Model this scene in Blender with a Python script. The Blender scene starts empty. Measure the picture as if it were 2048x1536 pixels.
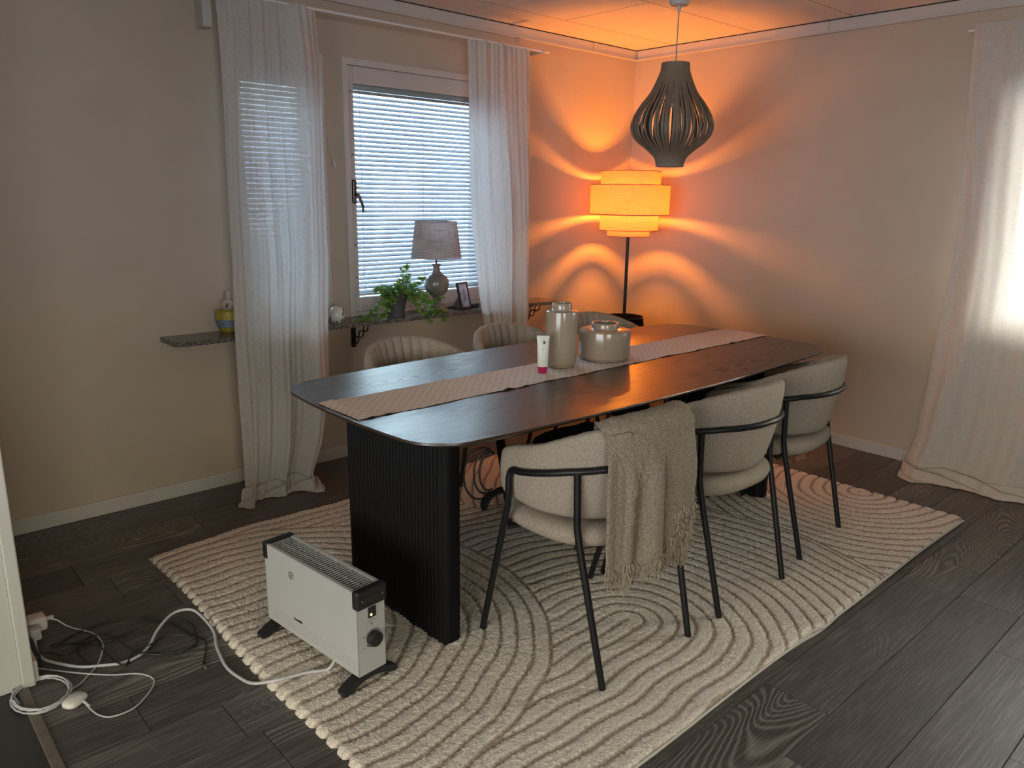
import bpy, math, random
import numpy as np
from mathutils import Vector, Matrix
random.seed(7); rng = np.random.RandomState(7)
SC = bpy.context.scene
COL = SC.collection
PI = math.pi
R_ = math.radians

# ------------------------------------------------------------------ camera
cam_d = bpy.data.cameras.new('camera'); cam = bpy.data.objects.new('camera', cam_d); COL.objects.link(cam)
cam_d.sensor_width = 36.0; cam_d.sensor_fit = 'HORIZONTAL'; cam_d.lens = 1534.2 * 36 / 2048
cr = Vector((0.74064, -0.67175, 0.01416)); cu = Vector((0.15014, 0.186, 0.97101)); cf = Vector((0.65491, 0.71704, -0.23862))
M = Matrix(((cr.x, cu.x, -cf.x, -4.41874), (cr.y, cu.y, -cf.y, -3.6228), (cr.z, cu.z, -cf.z, 1.42674), (0, 0, 0, 1)))
cam.matrix_world = M
cam_d.clip_start = 0.02
SC.camera = cam

# ------------------------------------------------------------------ colour management
SC.view_settings.view_transform = 'Standard'; SC.view_settings.look = 'None'
SC.view_settings.gamma = 1.0; SC.view_settings.use_curve_mapping = False
SC.view_settings.exposure = 0.84
cy = SC.cycles
cy.max_bounces = 10; cy.diffuse_bounces = 6; cy.glossy_bounces = 4; cy.transmission_bounces = 6; cy.transparent_max_bounces = 24
cy.sample_clamp_indirect = 6.0; cy.caustics_reflective = False; cy.caustics_refractive = False

# ------------------------------------------------------------------ world: overcast daylight, foliage above the facade level outside
SKY_W, SKY_E, SKY_S, SKY_N = 8.5, 25.0, .64, .42
W = bpy.data.worlds.new('world'); SC.world = W; W.use_nodes = True
nt = W.node_tree; nt.nodes.clear()
tc = nt.nodes.new('ShaderNodeTexCoord'); sp = nt.nodes.new('ShaderNodeSeparateXYZ')
rp = nt.nodes.new('ShaderNodeValToRGB'); bg = nt.nodes.new('ShaderNodeBackground'); wo = nt.nodes.new('ShaderNodeOutputWorld')
mr = nt.nodes.new('ShaderNodeMapRange'); mr.inputs['From Min'].default_value = -1; mr.inputs['From Max'].default_value = 1
nt.links.new(tc.outputs['Generated'], sp.inputs[0]); nt.links.new(sp.outputs['Z'], mr.inputs['Value'])
nt.links.new(mr.outputs[0], rp.inputs[0]); nt.links.new(rp.outputs[0], bg.inputs[0]); nt.links.new(bg.outputs[0], wo.inputs[0])
el = rp.color_ramp.elements
stops = [(0.0, (.20, .24, .22)), (0.38, (.42, .50, .52)), (0.47, (.80, .98, 1.12)), (0.53, (.88, 1.02, 1.18)), (0.56, (.88, .93, .66)), (0.66, (.80, .88, .76)), (0.74, (.85, .95, .90)), (1.0, (.8, .92, 1.1))]
while len(el) < len(stops): el.new(0.5)
for e, (p, c) in zip(el, stops): e.position = p; e.color = (*c, 1)
# the open sky is brighter towards -x and tinted warmer there; the garden side (+y) is bluish
def wnode(kind, **kw):
    n_ = nt.nodes.new(kind)
    for k_, v_ in kw.items(): setattr(n_, k_, v_)
    return n_
mxx = wnode('ShaderNodeMapRange', interpolation_type='SMOOTHSTEP'); myy = wnode('ShaderNodeMapRange', interpolation_type='SMOOTHSTEP')
for n_, a_, b_ in ((mxx, SKY_W, SKY_E), (myy, SKY_S, SKY_N)):
    n_.inputs['From Min'].default_value = -.6; n_.inputs['From Max'].default_value = .6; n_.inputs['To Min'].default_value = a_; n_.inputs['To Max'].default_value = b_
nt.links.new(sp.outputs['X'], mxx.inputs['Value']); nt.links.new(sp.outputs['Y'], myy.inputs['Value'])
mul = wnode('ShaderNodeMath', operation='MULTIPLY'); nt.links.new(mxx.outputs[0], mul.inputs[0]); nt.links.new(myy.outputs[0], mul.inputs[1]); nt.links.new(mul.outputs[0], bg.inputs[1])
tyy = wnode('ShaderNodeMapRange', interpolation_type='SMOOTHSTEP'); tyy.inputs['From Min'].default_value = -.1; tyy.inputs['From Max'].default_value = .75; nt.links.new(sp.outputs['Y'], tyy.inputs['Value'])
tm = wnode('ShaderNodeMix', data_type='RGBA'); tm.inputs['A'].default_value = (1.13, .98, .96, 1); tm.inputs['B'].default_value = (.78, .94, 1.30, 1); nt.links.new(tyy.outputs[0], tm.inputs['Factor'])
tmul = wnode('ShaderNodeMix', data_type='RGBA', blend_type='MULTIPLY'); tmul.inputs['Factor'].default_value = 1; nt.links.new(rp.outputs[0], tmul.inputs['A']); nt.links.new(tm.outputs['Result'], tmul.inputs['B']); nt.links.new(tmul.outputs['Result'], bg.inputs[0])

def portal(name, loc, rot, sx, sy):
    l = bpy.data.lights.new(name, 'AREA'); l.shape = 'RECTANGLE'; l.size = sx; l.size_y = sy; l.cycles.is_portal = True
    o = bpy.data.objects.new(name, l); o.location = loc; o.rotation_euler = rot; COL.objects.link(o); return o
portal('window_daylight', (-1.78, .30, 1.42), (R_(-90), 0, 0), 1.0, 1.3)
portal('window_daylight', (-2.65, .30, 1.42), (R_(-90), 0, 0), .45, 1.3)
portal('window_daylight', (.30, -3.35, 1.42), (R_(90), 0, R_(90)), 1.9, 1.35)
portal('window_daylight', (-5.4, -7.15, 1.4), (R_(90), 0, 0), 2.2, 1.5)  # portal of the added window behind the viewpoint
portal('window_daylight', (-7.72, -3.7, 1.2), (R_(90), 0, R_(-90)), 3.6, 2.0)  # portal of the added glass front at the far left

# ------------------------------------------------------------------ materials
def nodes(m):
    m.use_nodes = True; t = m.node_tree
    return t, t.nodes['Principled BSDF'], t.nodes['Material Output']
MATS = {}
def mat(name, col, rough=.6, metal=0, bump=0, bscale=200, spec=.5, var=0, vscale=8, coat=0, emit=None, stretch=None, detail=4, bdist=.002, vcol=None):
    if name in MATS: return MATS[name]
    m = bpy.data.materials.new(name); t, b, o = nodes(m)
    b.inputs['Base Color'].default_value = (*col, 1); b.inputs['Roughness'].default_value = rough; b.inputs['Metallic'].default_value = metal
    b.inputs['Specular IOR Level'].default_value = spec
    if coat: b.inputs['Coat Weight'].default_value = coat; b.inputs['Coat Roughness'].default_value = .08
    tx = t.nodes.new('ShaderNodeTexCoord'); src = tx.outputs['Object']
    if stretch:
        mp = t.nodes.new('ShaderNodeMapping'); mp.inputs['Scale'].default_value = stretch; t.links.new(src, mp.inputs[0]); src = mp.outputs[0]
    n = t.nodes.new('ShaderNodeTexNoise'); n.inputs['Scale'].default_value = vscale; n.inputs['Detail'].default_value = detail
    t.links.new(src, n.inputs['Vector'])
    mx = t.nodes.new('ShaderNodeMix'); mx.data_type = 'RGBA'
    v = max(var, .02); c2 = vcol or tuple(c * (1 - v) for c in col)
    mx.inputs['A'].default_value = (*[min(1, c * (1 + (v * .5 if not vcol else 0))) for c in col], 1); mx.inputs['B'].default_value = (*c2, 1)
    mr = t.nodes.new('ShaderNodeMapRange'); mr.inputs['From Min'].default_value = .35; mr.inputs['From Max'].default_value = .65
    t.links.new(n.outputs[0], mr.inputs['Value']); t.links.new(mr.outputs[0], mx.inputs['Factor']); t.links.new(mx.outputs['Result'], b.inputs['Base Color'])
    if bump:
        n2 = t.nodes.new('ShaderNodeTexNoise'); n2.inputs['Scale'].default_value = bscale; n2.inputs['Detail'].default_value = 3; t.links.new(src, n2.inputs['Vector'])
        bp = t.nodes.new('ShaderNodeBump'); bp.inputs['Strength'].default_value = bump; bp.inputs['Distance'].default_value = bdist
        t.links.new(n2.outputs[0], bp.inputs['Height']); t.links.new(bp.outputs[0], b.inputs['Normal'])
    if emit: b.inputs['Emission Color'].default_value = (*emit[0], 1); b.inputs['Emission Strength'].default_value = emit[1]
    MATS[name] = m; return m

def sheer(name, col, transp=.25, transl=.45, weave=900.0, tint=None, wv=.5):
    """woven cloth: thin, lets daylight through between and inside the threads"""
    if name in MATS: return MATS[name]
    m = bpy.data.materials.new(name); m.use_nodes = True; t = m.node_tree; t.nodes.clear(); L = t.links.new
    out = t.nodes.new('ShaderNodeOutputMaterial'); tx = t.nodes.new('ShaderNodeTexCoord')
    def stripes(scale):
        mp = t.nodes.new('ShaderNodeMapping'); mp.inputs['Scale'].default_value = scale; L(tx.outputs['UV'], mp.inputs[0])
        n = t.nodes.new('ShaderNodeTexNoise'); n.inputs['Scale'].default_value = 1.0; n.inputs['Detail'].default_value = 2; L(mp.outputs[0], n.inputs['Vector']); return n.outputs[0]
    a = stripes((weave, weave * .03, 1)); b_ = stripes((weave * .03, weave, 1))
    ad = t.nodes.new('ShaderNodeMath'); ad.operation = 'ADD'; L(a, ad.inputs[0]); L(b_, ad.inputs[1])
    mr = t.nodes.new('ShaderNodeMapRange'); mr.inputs['From Min'].default_value = .75; mr.inputs['From Max'].default_value = 1.25
    L(ad.outputs[0], mr.inputs['Value'])
    cm = t.nodes.new('ShaderNodeMix'); cm.data_type = 'RGBA'; cm.inputs['A'].default_value = (*[c * (1 - wv) for c in col], 1); cm.inputs['B'].default_value = (*col, 1)
    L(mr.outputs[0], cm.inputs['Factor'])
    df = t.nodes.new('ShaderNodeBsdfDiffuse'); tl = t.nodes.new('ShaderNodeBsdfTranslucent'); tp = t.nodes.new('ShaderNodeBsdfTransparent')
    L(cm.outputs['Result'], df.inputs[0])
    if tint:
        c3 = t.nodes.new('ShaderNodeMix'); c3.data_type = 'RGBA'; c3.blend_type = 'MULTIPLY'; c3.inputs['Factor'].default_value = 1; c3.inputs['B'].default_value = (*tint, 1)
        L(cm.outputs['Result'], c3.inputs['A']); L(c3.outputs['Result'], tl.inputs[0])
    else: L(cm.outputs['Result'], tl.inputs[0])
    m1 = t.nodes.new('ShaderNodeMixShader'); m1.inputs[0].default_value = transl; L(df.outputs[0], m1.inputs[1]); L(tl.outputs[0], m1.inputs[2])
    m2 = t.nodes.new('ShaderNodeMixShader'); m2.inputs[0].default_value = transp; L(m1.outputs[0], m2.inputs[1]); L(tp.outputs[0], m2.inputs[2])
    if transp > 0:
        mu = t.nodes.new('ShaderNodeMapRange'); mu.inputs['From Min'].default_value = .75; mu.inputs['From Max'].default_value = 1.25
        mu.inputs['To Min'].default_value = transp * 1.6; mu.inputs['To Max'].default_value = transp * .4; L(ad.outputs[0], mu.inputs['Value']); L(mu.outputs[0], m2.inputs[0])
    L(m2.outputs[0], out.inputs[0]); MATS[name] = m; return m

def wood(name, dark, light, rough, scale=1.0, st=(1.1, 4.2), rmod=.30, gd=1.2, axis=0, ring=True, pid=False, lineamt=.5, spec=.5, bump=.15, rings=9.0, gray=None):
    m = bpy.data.materials.new(name); t, b, o = nodes(m); L = t.links.new
    tx = t.nodes.new('ShaderNodeTexCoord'); vec = tx.outputs['Object']
    if pid:
        at = t.nodes.new('ShaderNodeAttribute'); at.attribute_name = 'pid'
        vm = t.nodes.new('ShaderNodeVectorMath'); vm.operation = 'MULTIPLY_ADD'; L(at.outputs['Color'], vm.inputs[0]); vm.inputs[1].default_value = (37, 23, 11); L(vec, vm.inputs[2]); vec = vm.outputs[0]
    def mapped(s):
        mp = t.nodes.new('ShaderNodeMapping'); mp.inputs['Scale'].default_value = s if axis == 0 else (s[1], s[0], s[2]); L(vec, mp.inputs[0]); return mp.outputs[0]
    # contour lines of a stretched soft noise -> cathedral grain
    n1 = t.nodes.new('ShaderNodeTexNoise'); n1.inputs['Scale'].default_value = scale; n1.inputs['Detail'].default_value = gd; n1.inputs['Roughness'].default_value = .35; n1.inputs['Distortion'].default_value = .15
    L(mapped((*st, 1)), n1.inputs['Vector'])
    mu = t.nodes.new('ShaderNodeMath'); mu.operation = 'MULTIPLY'; mu.inputs[1].default_value = rings; L(n1.outputs[0], mu.inputs[0])
    pp = t.nodes.new('ShaderNodeMath'); pp.operation = 'PINGPONG'; pp.inputs[1].default_value = .5; L(mu.outputs[0], pp.inputs[0])
    ln = t.nodes.new('ShaderNodeMapRange'); ln.inputs['From Min'].default_value = .20; ln.inputs['From Max'].default_value = .5; L(pp.outputs[0], ln.inputs['Value'])
    # fine pores
    n2 = t.nodes.new('ShaderNodeTexNoise'); n2.inputs['Scale'].default_value = 1; n2.inputs['Detail'].default_value = 3; L(mapped((6, 220, 1)), n2.inputs['Vector'])
    n3 = t.nodes.new('ShaderNodeTexNoise'); n3.inputs['Scale'].default_value = 1.3; L(mapped((1, 2.2, 1)), n3.inputs['Vector'])
    msk = t.nodes.new('ShaderNodeMapRange'); msk.inputs['From Min'].default_value = .42; msk.inputs['From Max'].default_value = .6; L(n3.outputs[0], msk.inputs['Value'])
    mk = msk.outputs[0]
    if pid:     # some planks are cathedral cut, others nearly plain
        s0 = t.nodes.new('ShaderNodeSeparateColor'); L(at.outputs['Color'], s0.inputs[0]); pm_ = t.nodes.new('ShaderNodeMapRange'); pm_.inputs['From Min'].default_value = .30; pm_.inputs['From Max'].default_value = .55; pm_.inputs['To Min'].default_value = .12
        L(s0.outputs[0], pm_.inputs['Value']); mm = t.nodes.new('ShaderNodeMath'); mm.operation = 'MULTIPLY'; L(mk, mm.inputs[0]); L(pm_.outputs[0], mm.inputs[1]); mk = mm.outputs[0]
    f1 = t.nodes.new('ShaderNodeMath'); f1.operation = 'MULTIPLY'; L(ln.outputs[0], f1.inputs[0]); L(mk, f1.inputs[1])
    pr = t.nodes.new('ShaderNodeMapRange'); pr.inputs['From Min'].default_value = .45; pr.inputs['From Max'].default_value = .75; L(n2.outputs[0], pr.inputs['Value'])
    f2 = t.nodes.new('ShaderNodeMath'); f2.operation = 'MULTIPLY_ADD'; L(f1.outputs[0], f2.inputs[0]); f2.inputs[1].default_value = lineamt
    pm = t.nodes.new('ShaderNodeMath'); pm.operation = 'MULTIPLY'; pm.inputs[1].default_value = .35; L(pr.outputs[0], pm.inputs[0]); L(pm.outputs[0], f2.inputs[2])
    mx = t.nodes.new('ShaderNodeMix'); mx.data_type = 'RGBA'; mx.inputs['A'].default_value = (*dark, 1); mx.inputs['B'].default_value = (*light, 1); L(f2.outputs[0], mx.inputs['Factor'])
    col = mx.outputs['Result']
    if pid:
        sx = t.nodes.new('ShaderNodeSeparateColor'); L(at.outputs['Color'], sx.inputs[0])
        vr = t.nodes.new('ShaderNodeMapRange'); vr.inputs['To Min'].default_value = .75; vr.inputs['To Max'].default_value = 1.25; L(sx.outputs[2], vr.inputs['Value'])
        vv = t.nodes.new('ShaderNodeVectorMath'); vv.operation = 'SCALE'; L(col, vv.inputs[0]); L(vr.outputs[0], vv.inputs['Scale']); col = vv.outputs[0]
    L(col, b.inputs['Base Color']); b.inputs['Roughness'].default_value = rough; b.inputs['Specular IOR Level'].default_value = spec
    bp = t.nodes.new('ShaderNodeBump'); bp.inputs['Strength'].default_value = bump; bp.inputs['Distance'].default_value = .001; L(f2.outputs[0], bp.inputs['Height']); L(bp.outputs[0], b.inputs['Normal'])
    if not pid:
        rr = t.nodes.new('ShaderNodeMapRange'); rr.inputs['To Min'].default_value = rough; rr.inputs['To Max'].default_value = rough + rmod; L(f2.outputs[0], rr.inputs['Value']); L(rr.outputs[0], b.inputs['Roughness'])
    MATS[name] = m; return m

def granite():
    m = bpy.data.materials.new('granite'); t, b, o = nodes(m); L = t.links.new
    tx = t.nodes.new('ShaderNodeTexCoord'); v = t.nodes.new('ShaderNodeTexVoronoi'); v.inputs['Scale'].default_value = 260; L(tx.outputs['Object'], v.inputs['Vector'])
    r = t.nodes.new('ShaderNodeValToRGB'); e = r.color_ramp; e.interpolation = 'CONSTANT'; e.elements.new(.5); e.elements.new(.75)
    s = t.nodes.new('ShaderNodeSeparateColor'); L(v.outputs['Color'], s.inputs[0]); L(s.outputs[0], r.inputs[0])
    for k, (p, c) in enumerate([(0, (.045, .04, .04)), (.30, (.16, .145, .13)), (.62, (.27, .24, .21)), (.82, (.11, .09, .08))]): e.elements[k].position = p; e.elements[k].color = (*c, 1)
    L(r.outputs[0], b.inputs['Base Color']); b.inputs['Roughness'].default_value = .22
    MATS['granite'] = m; return m

def glassmat():
    m = bpy.data.materials.new('window_glass'); m.use_nodes = True; t = m.node_tree; t.nodes.clear(); L = t.links.new
    o = t.nodes.new('ShaderNodeOutputMaterial'); tr = t.nodes.new('ShaderNodeBsdfTransparent'); g = t.nodes.new('ShaderNodeBsdfGlossy'); g.inputs['Roughness'].default_value = .02
    tr.inputs[0].default_value = (.97, .98, .98, 1)
    f = t.nodes.new('ShaderNodeFresnel'); f.inputs[0].default_value = 1.45; x = t.nodes.new('ShaderNodeMixShader')
    L(f.outputs[0], x.inputs[0]); L(tr.outputs[0], x.inputs[1]); L(g.outputs[0], x.inputs[2]); L(x.outputs[0], o.inputs[0]); return m

WALL = mat('painted_wall', (.52, .45, .36), .75, bump=.12, bscale=420, var=.03, vscale=3, spec=.3)
WHITE = mat('white_trim', (.58, .555, .52), .45, bump=.03, bscale=60)
WHITEGLOSS = mat('white_lacquer', (.78, .78, .76), .3)
CEIL = mat('ceiling_panel', (.84, .78, .73), .8, bump=.05, bscale=300)
BLACK = mat('black_metal', (.007, .0075, .009), .40, spec=.35)
BLACKP = mat('black_plastic', (.014, .014, .015), .45)
GRAP = mat('dark_gap', (.02, .016, .012), .9)
FLOORM = wood('dark_oak_floor', (.062, .056, .051), (.36, .33, .30), .42, scale=1.0, st=(1.0, 4.4), pid=True, lineamt=.55, bump=.3, rings=52)
TABLEM = wood('dark_stained_oak', (.042, .022, .013), (.008, .005, .004), .31, scale=1.3, st=(.5, 4.5), rmod=.26, lineamt=.7, spec=.8, bump=.45, rings=40)
PANELM = mat('black_stained_wood', (.0045, .0042, .005), .6, spec=.15, bump=.15, bscale=30, stretch=(30, 30, 1))
BOUCLE = mat('cream_boucle', (.38, .325, .27), .95, bump=.9, bscale=480, var=.42, vscale=520, spec=.1, bdist=.0016, stretch=(1, 1, .6))
THROW = mat('taupe_wool', (.30, .25, .195), .95, bump=1, bscale=260, var=.35, vscale=240, spec=.1, bdist=.004)
LINEN = sheer('white_linen', (.88, .86, .82), .03, .42, 700, wv=.25)
LINEN2 = sheer('cream_linen', (.80, .735, .655), .006, .25, 600, wv=.2)
SHADEM = sheer('lamp_linen', (.42, .25, .22), .0, .50, 260, wv=.30)
SHADEG = sheer('grey_linen', (.68, .60, .58), .02, .35, 260, wv=.5)
GRANITE = granite(); GLASS = glassmat()
BLIND = mat('white_aluminium_slat', (.72, .74, .76), .4)
STONEWARE = mat('beige_glaze', (.34, .27, .20), .16, coat=.4, var=.06, vscale=5)
CERAM = mat('grey_glaze', (.22, .20, .18), .3, coat=.3, var=.35, vscale=12)
POTM = mat('grey_pot', (.075, .07, .078), .6)
LEAF = mat('ivy_leaf', (.08, .22, .04), .45, var=.5, vscale=25, vcol=(.26, .42, .10))
_t = LEAF.node_tree; _tl = _t.nodes.new('ShaderNodeBsdfTranslucent'); _tl.inputs[0].default_value = (.20, .42, .05, 1); _mx = _t.nodes.new('ShaderNodeMixShader'); _mx.inputs[0].default_value = .35
_t.links.new(_t.nodes['Principled BSDF'].outputs[0], _mx.inputs[1]); _t.links.new(_tl.outputs[0], _mx.inputs[2]); _t.links.new(_mx.outputs[0], _t.nodes['Material Output'].inputs[0])
STEM = mat('ivy_stem', (.07, .09, .03), .6)
SOIL = mat('soil', (.03, .02, .012), .95)
STRIP = mat('painted_wood_strip', (.15, .125, .095), .5, var=.15, vscale=20)
CABLEW = mat('white_cable', (.55, .55, .57), .4)
HEATW = mat('white_enamel', (.47, .475, .47), .38)
STEEL = mat('polished_steel', (.6, .58, .55), .25, metal=1)

# ------------------------------------------------------------------ mesh helpers
class MB:
    def __init__(s): s.v = []; s.f = []; s.uv = None
    def add(s, V, F):
        n = len(s.v); s.v += [tuple(map(float, p)) for p in V]; s.f += [tuple(i + n for i in f) for f in F]; return s
    def box(s, x0, x1, y0, y1, z0, z1, T=None, bev=0):
        x0, x1 = sorted((x0, x1)); y0, y1 = sorted((y0, y1)); z0, z1 = sorted((z0, z1))
        if bev <= 0:
            V = [(x, y, z) for z in (z0, z1) for y in (y0, y1) for x in (x0, x1)]
            F = [(0, 2, 3, 1), (4, 5, 7, 6), (0, 1, 5, 4), (2, 6, 7, 3), (0, 4, 6, 2), (1, 3, 7, 5)]
        else:
            b = min(bev, (x1 - x0) / 2.01, (y1 - y0) / 2.01, (z1 - z0) / 2.01)
            def ring(z, i, c):
                o = []
                for cx, cy_, a0 in ((x1 - b, y1 - b, 0), (x0 + b, y1 - b, 90), (x0 + b, y0 + b, 180), (x1 - b, y0 + b, 270)):
                    for k in range(3):
                        a = R_(a0 + k * 45); o.append((cx + (b - i) * math.cos(a), cy_ + (b - i) * math.sin(a), z))
                return o
            rs = [ring(z0, b * .98, 0), ring(z0 + b * .3, b * .3, 0), ring(z0 + b, 0, 0), ring(z1 - b, 0, 0), ring(z1 - b * .3, b * .3, 0), ring(z1, b * .98, 0)]
            V = [p for r in rs for p in r]; F = []
            for j in range(5):
                for k in range(12): F.append((j * 12 + k, j * 12 + (k + 1) % 12, (j + 1) * 12 + (k + 1) % 12, (j + 1) * 12 + k))
            F.append(tuple(range(11, -1, -1))); F.append(tuple(60 + k for k in range(12)))
        if T is not None: V = [tuple(T @ Vector(p)) for p in V]
        return s.add(V, F)
    def tube(s, P, r, n=10, caps=True):
        P = [Vector(p) for p in P]; rr = r if hasattr(r, '__len__') else [r] * len(P)
        V = []; F = []; up = None
        for i, p in enumerate(P):
            d = (P[min(i + 1, len(P) - 1)] - P[max(i - 1, 0)]).normalized()
            if up is None:
                up = Vector((0, 0, 1)) if abs(d.z) < .9 else Vector((1, 0, 0))
            a = (up - d * up.dot(d)).normalized(); up = a; b = d.cross(a)
            for k in range(n): t = 2 * PI * k / n; V.append(p + (a * math.cos(t) + b * math.sin(t)) * rr[i])
        for i in range(len(P) - 1):
            for k in range(n): F.append((i * n + k, i * n + (k + 1) % n, (i + 1) * n + (k + 1) % n, (i + 1) * n + k))
        if caps: F.append(tuple(range(n - 1, -1, -1))); F.append(tuple((len(P) - 1) * n + k for k in range(n)))
        return s.add(V, F)
    def lathe(s, prof, n=32, c=(0, 0, 0), close=False, wave=None):
        V = []; F = []
        for r, z in prof:
            for k in range(n):
                t = 2 * PI * k / n; q = r * (1 + (wave(t, z) if wave else 0)); V.append((c[0] + q * math.cos(t), c[1] + q * math.sin(t), c[2] + z))
        m = len(prof)
        for i in range(m - 1 if not close else m):
            j = (i + 1) % m
            for k in range(n): F.append((i * n + k, i * n + (k + 1) % n, j * n + (k + 1) % n, j * n + k))
        if not close:
            if prof[0][0] > 1e-6: F.append(tuple(range(n - 1, -1, -1)))
            if prof[-1][0] > 1e-6: F.append(tuple((m - 1) * n + k for k in range(n)))
        return s.add(V, F)
    def grid(s, G, closed_u=False):
        """G[i][j] points"""
        a = len(G); b = len(G[0]); n = len(s.v); s.v += [tuple(map(float, p)) for r in G for p in r]
        for i in range(a - 1):
            for j in range(b if closed_u else b - 1):
                k = (j + 1) % b; s.f.append((n + i * b + j, n + i * b + k, n + (i + 1) * b + k, n + (i + 1) * b + j))
        return s
    def prism(s, poly, z0, z1, T=None):
        n = len(poly); V = [(x, y, z0) for x, y in poly] + [(x, y, z1) for x, y in poly]
        F = [tuple(range(n - 1, -1, -1)), tuple(range(n, 2 * n))] + [(k, (k + 1) % n, n + (k + 1) % n, n + k) for k in range(n)]
        if T is not None: V = [tuple(T @ Vector(p)) for p in V]
        return s.add(V, F)
    def build(s, name, m, parent=None, smooth=False, world=True, uvs=None, angle=35):
        me = bpy.data.meshes.new(name); me.from_pydata(s.v, [], s.f); me.update()
        me.materials.append(m)
        if smooth:
            me.polygons.foreach_set('use_smooth', [True] * len(me.polygons))
            try: me.set_sharp_from_angle(angle=R_(angle))
            except Exception: pass
        if uvs is not None:
            ul = me.uv_layers.new(name='UVMap'); idx = np.zeros(len(me.loops), int); me.loops.foreach_get('vertex_index', idx)
            ul.data.foreach_set('uv', np.array(uvs)[idx].ravel())
        o = bpy.data.objects.new(name, me); COL.objects.link(o)
        if parent:
            o.parent = parent
            if world: o.matrix_parent_inverse = pinv(parent)
        return o
def pinv(p):
    mt = Matrix.Translation(p.location) @ p.rotation_euler.to_matrix().to_4x4()
    q = p
    while q.parent: q = q.parent
    if p.parent: return Matrix()      # sub-parts share the part's world-coordinates space
    if p.type != 'EMPTY': return Matrix()
    return mt.inverted()
def thing(name, label, cat, loc=(0, 0, 0), rz=0, group=None):
    o = bpy.data.objects.new(name, None); COL.objects.link(o); o.location = loc; o.rotation_euler = (0, 0, rz); o.empty_display_size = .05
    o['label'] = label; o['category'] = cat
    if group: o['group'] = group
    return o
def tag(o, label, cat, group=None):
    o['label'] = label; o['category'] = cat
    if group: o['group'] = group
    return o
def struct(o): o['kind'] = 'structure'; return o
def spline(P, k=8):
    P = [Vector(p) for p in P]; out = []
    for i in range(len(P) - 1):
        p0 = P[max(i - 1, 0)]; p1 = P[i]; p2 = P[i + 1]; p3 = P[min(i + 2, len(P) - 1)]
        for j in range(k):
            t = j / k; out.append(.5 * ((2 * p1) + (p2 - p0) * t + (2 * p0 - 5 * p1 + 4 * p2 - p3) * t * t + (3 * p1 - p0 - 3 * p2 + p3) * t ** 3))
    out.append(P[-1]); return out
def interp(x, xs, ys): return float(np.interp(x, xs, ys))
def sstep(a, b, x):
    t = min(1, max(0, (x - a) / (b - a))); return t * t * (3 - 2 * t)

# ------------------------------------------------------------------ room shell
XL, XR, YB, YF, H = -7.6, 0.0, 0.0, -7.0, 2.40
XP = -4.108           # room side of the left partition
# floor: real planks in one mesh, a random colour value per plank
PW = .1985; rows = []
V = []; F = []; pid = []
k0 = int((YF + 2.639) / PW) - 1
known = {-1: -2.456, 0: -2.30, -2: -1.420, 4: -3.735, 9: -3.757, 11: -3.311}
k = k0
while True:
    y0 = -2.639 + k * PW; y1 = y0 + PW
    if y0 > .02: break
    ph = known.get(k, -4 + (k * .4123 % 1) * 1.286)
    if k == -1: ph = -2.456
    x = ph - 1.286 * math.ceil((ph - XL) / 1.286)
    while x < XR:
        a, b_ = max(x, XL), min(x + 1.286, XR); g = .0016
        if b_ - a > .01:
            n = len(V); c = (rng.rand() if k not in (-1, 4) else .8 + .2 * rng.rand(), rng.rand(), rng.rand(), 1)
            ya, yb = y0 + g, min(y1 - g, .02)
            V += [(a + g, ya, 0), (b_ - g, ya, 0), (b_ - g, yb, 0), (a + g, yb, 0), (a, y0, -.004), (b_, y0, -.004), (b_, min(y1, .02), -.004), (a, min(y1, .02), -.004)]
            F += [(n, n + 1, n + 2, n + 3), (n + 4, n + 5, n + 1, n), (n + 5, n + 6, n + 2, n + 1), (n + 6, n + 7, n + 3, n + 2), (n + 7, n + 4, n, n + 3)]
            pid += [c] * 8
        x += 1.286
    k += 1
fm = MB().add(V, F); n = len(fm.v); fm.box(XL, XR, YF, .02, -.12, -.004); pid += [(0, 0, 0, 1)] * 8
floor = struct(fm.build('floor', FLOORM))
ca = floor.data.color_attributes.new('pid', 'FLOAT_COLOR', 'POINT'); ca.data.foreach_set('color', np.array(pid, np.float32).ravel())

def wall_with_holes(name, axis, lo, hi, d0, d1, holes, m=WALL):
    """axis 'x': wall runs along x, thickness d0..d1 in y"""
    b = MB()
    def bx(a0, a1, z0, z1):
        if a1 - a0 < 1e-4 or z1 - z0 < 1e-4: return
        if axis == 'x': b.box(a0, a1, d0, d1, z0, z1)
        else: b.box(d0, d1, a0, a1, z0, z1)
    cur = lo
    for a0, a1, z0, z1 in sorted(holes):
        bx(cur, a0, 0, H); bx(a0, a1, 0, z0); bx(a0, a1, z1, H); cur = a1
    bx(cur, hi, 0, H)
    return struct(b.build(name, m))
W1 = (-2.885, -2.42, .78, 2.075); W2 = (-2.29, -1.27, .78, 2.075); W3 = (-4.30, -2.36, .74, 2.06); W4 = (-6.5, -4.3, .7, 2.15)
wall_with_holes('wall_back', 'x', XL, .25, 0, .26, [W1, W2])
wall_with_holes('wall_right', 'y', YF, 0, 0, .25, [W3])
wall_with_holes('wall_front', 'x', XL, .25, YF - .2, YF, [W4])
W5 = (-5.5, -1.9, .12, 2.2)  # opening added out of view, brings fill light onto right wall and rug
wall_with_holes('wall_far_left', 'y', YF, 0, XL - .2, XL, [W5])
wb = MB()
for q in (-5.5, -4.33, -3.13, -1.96): wb.box(XL - .12, XL - .05, q, q + .06, .12, 2.2)
wb.box(XL - .12, XL - .05, -5.5, -1.9, .12, .2).box(XL - .12, XL - .05, -5.5, -1.9, 2.13, 2.2)
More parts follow.
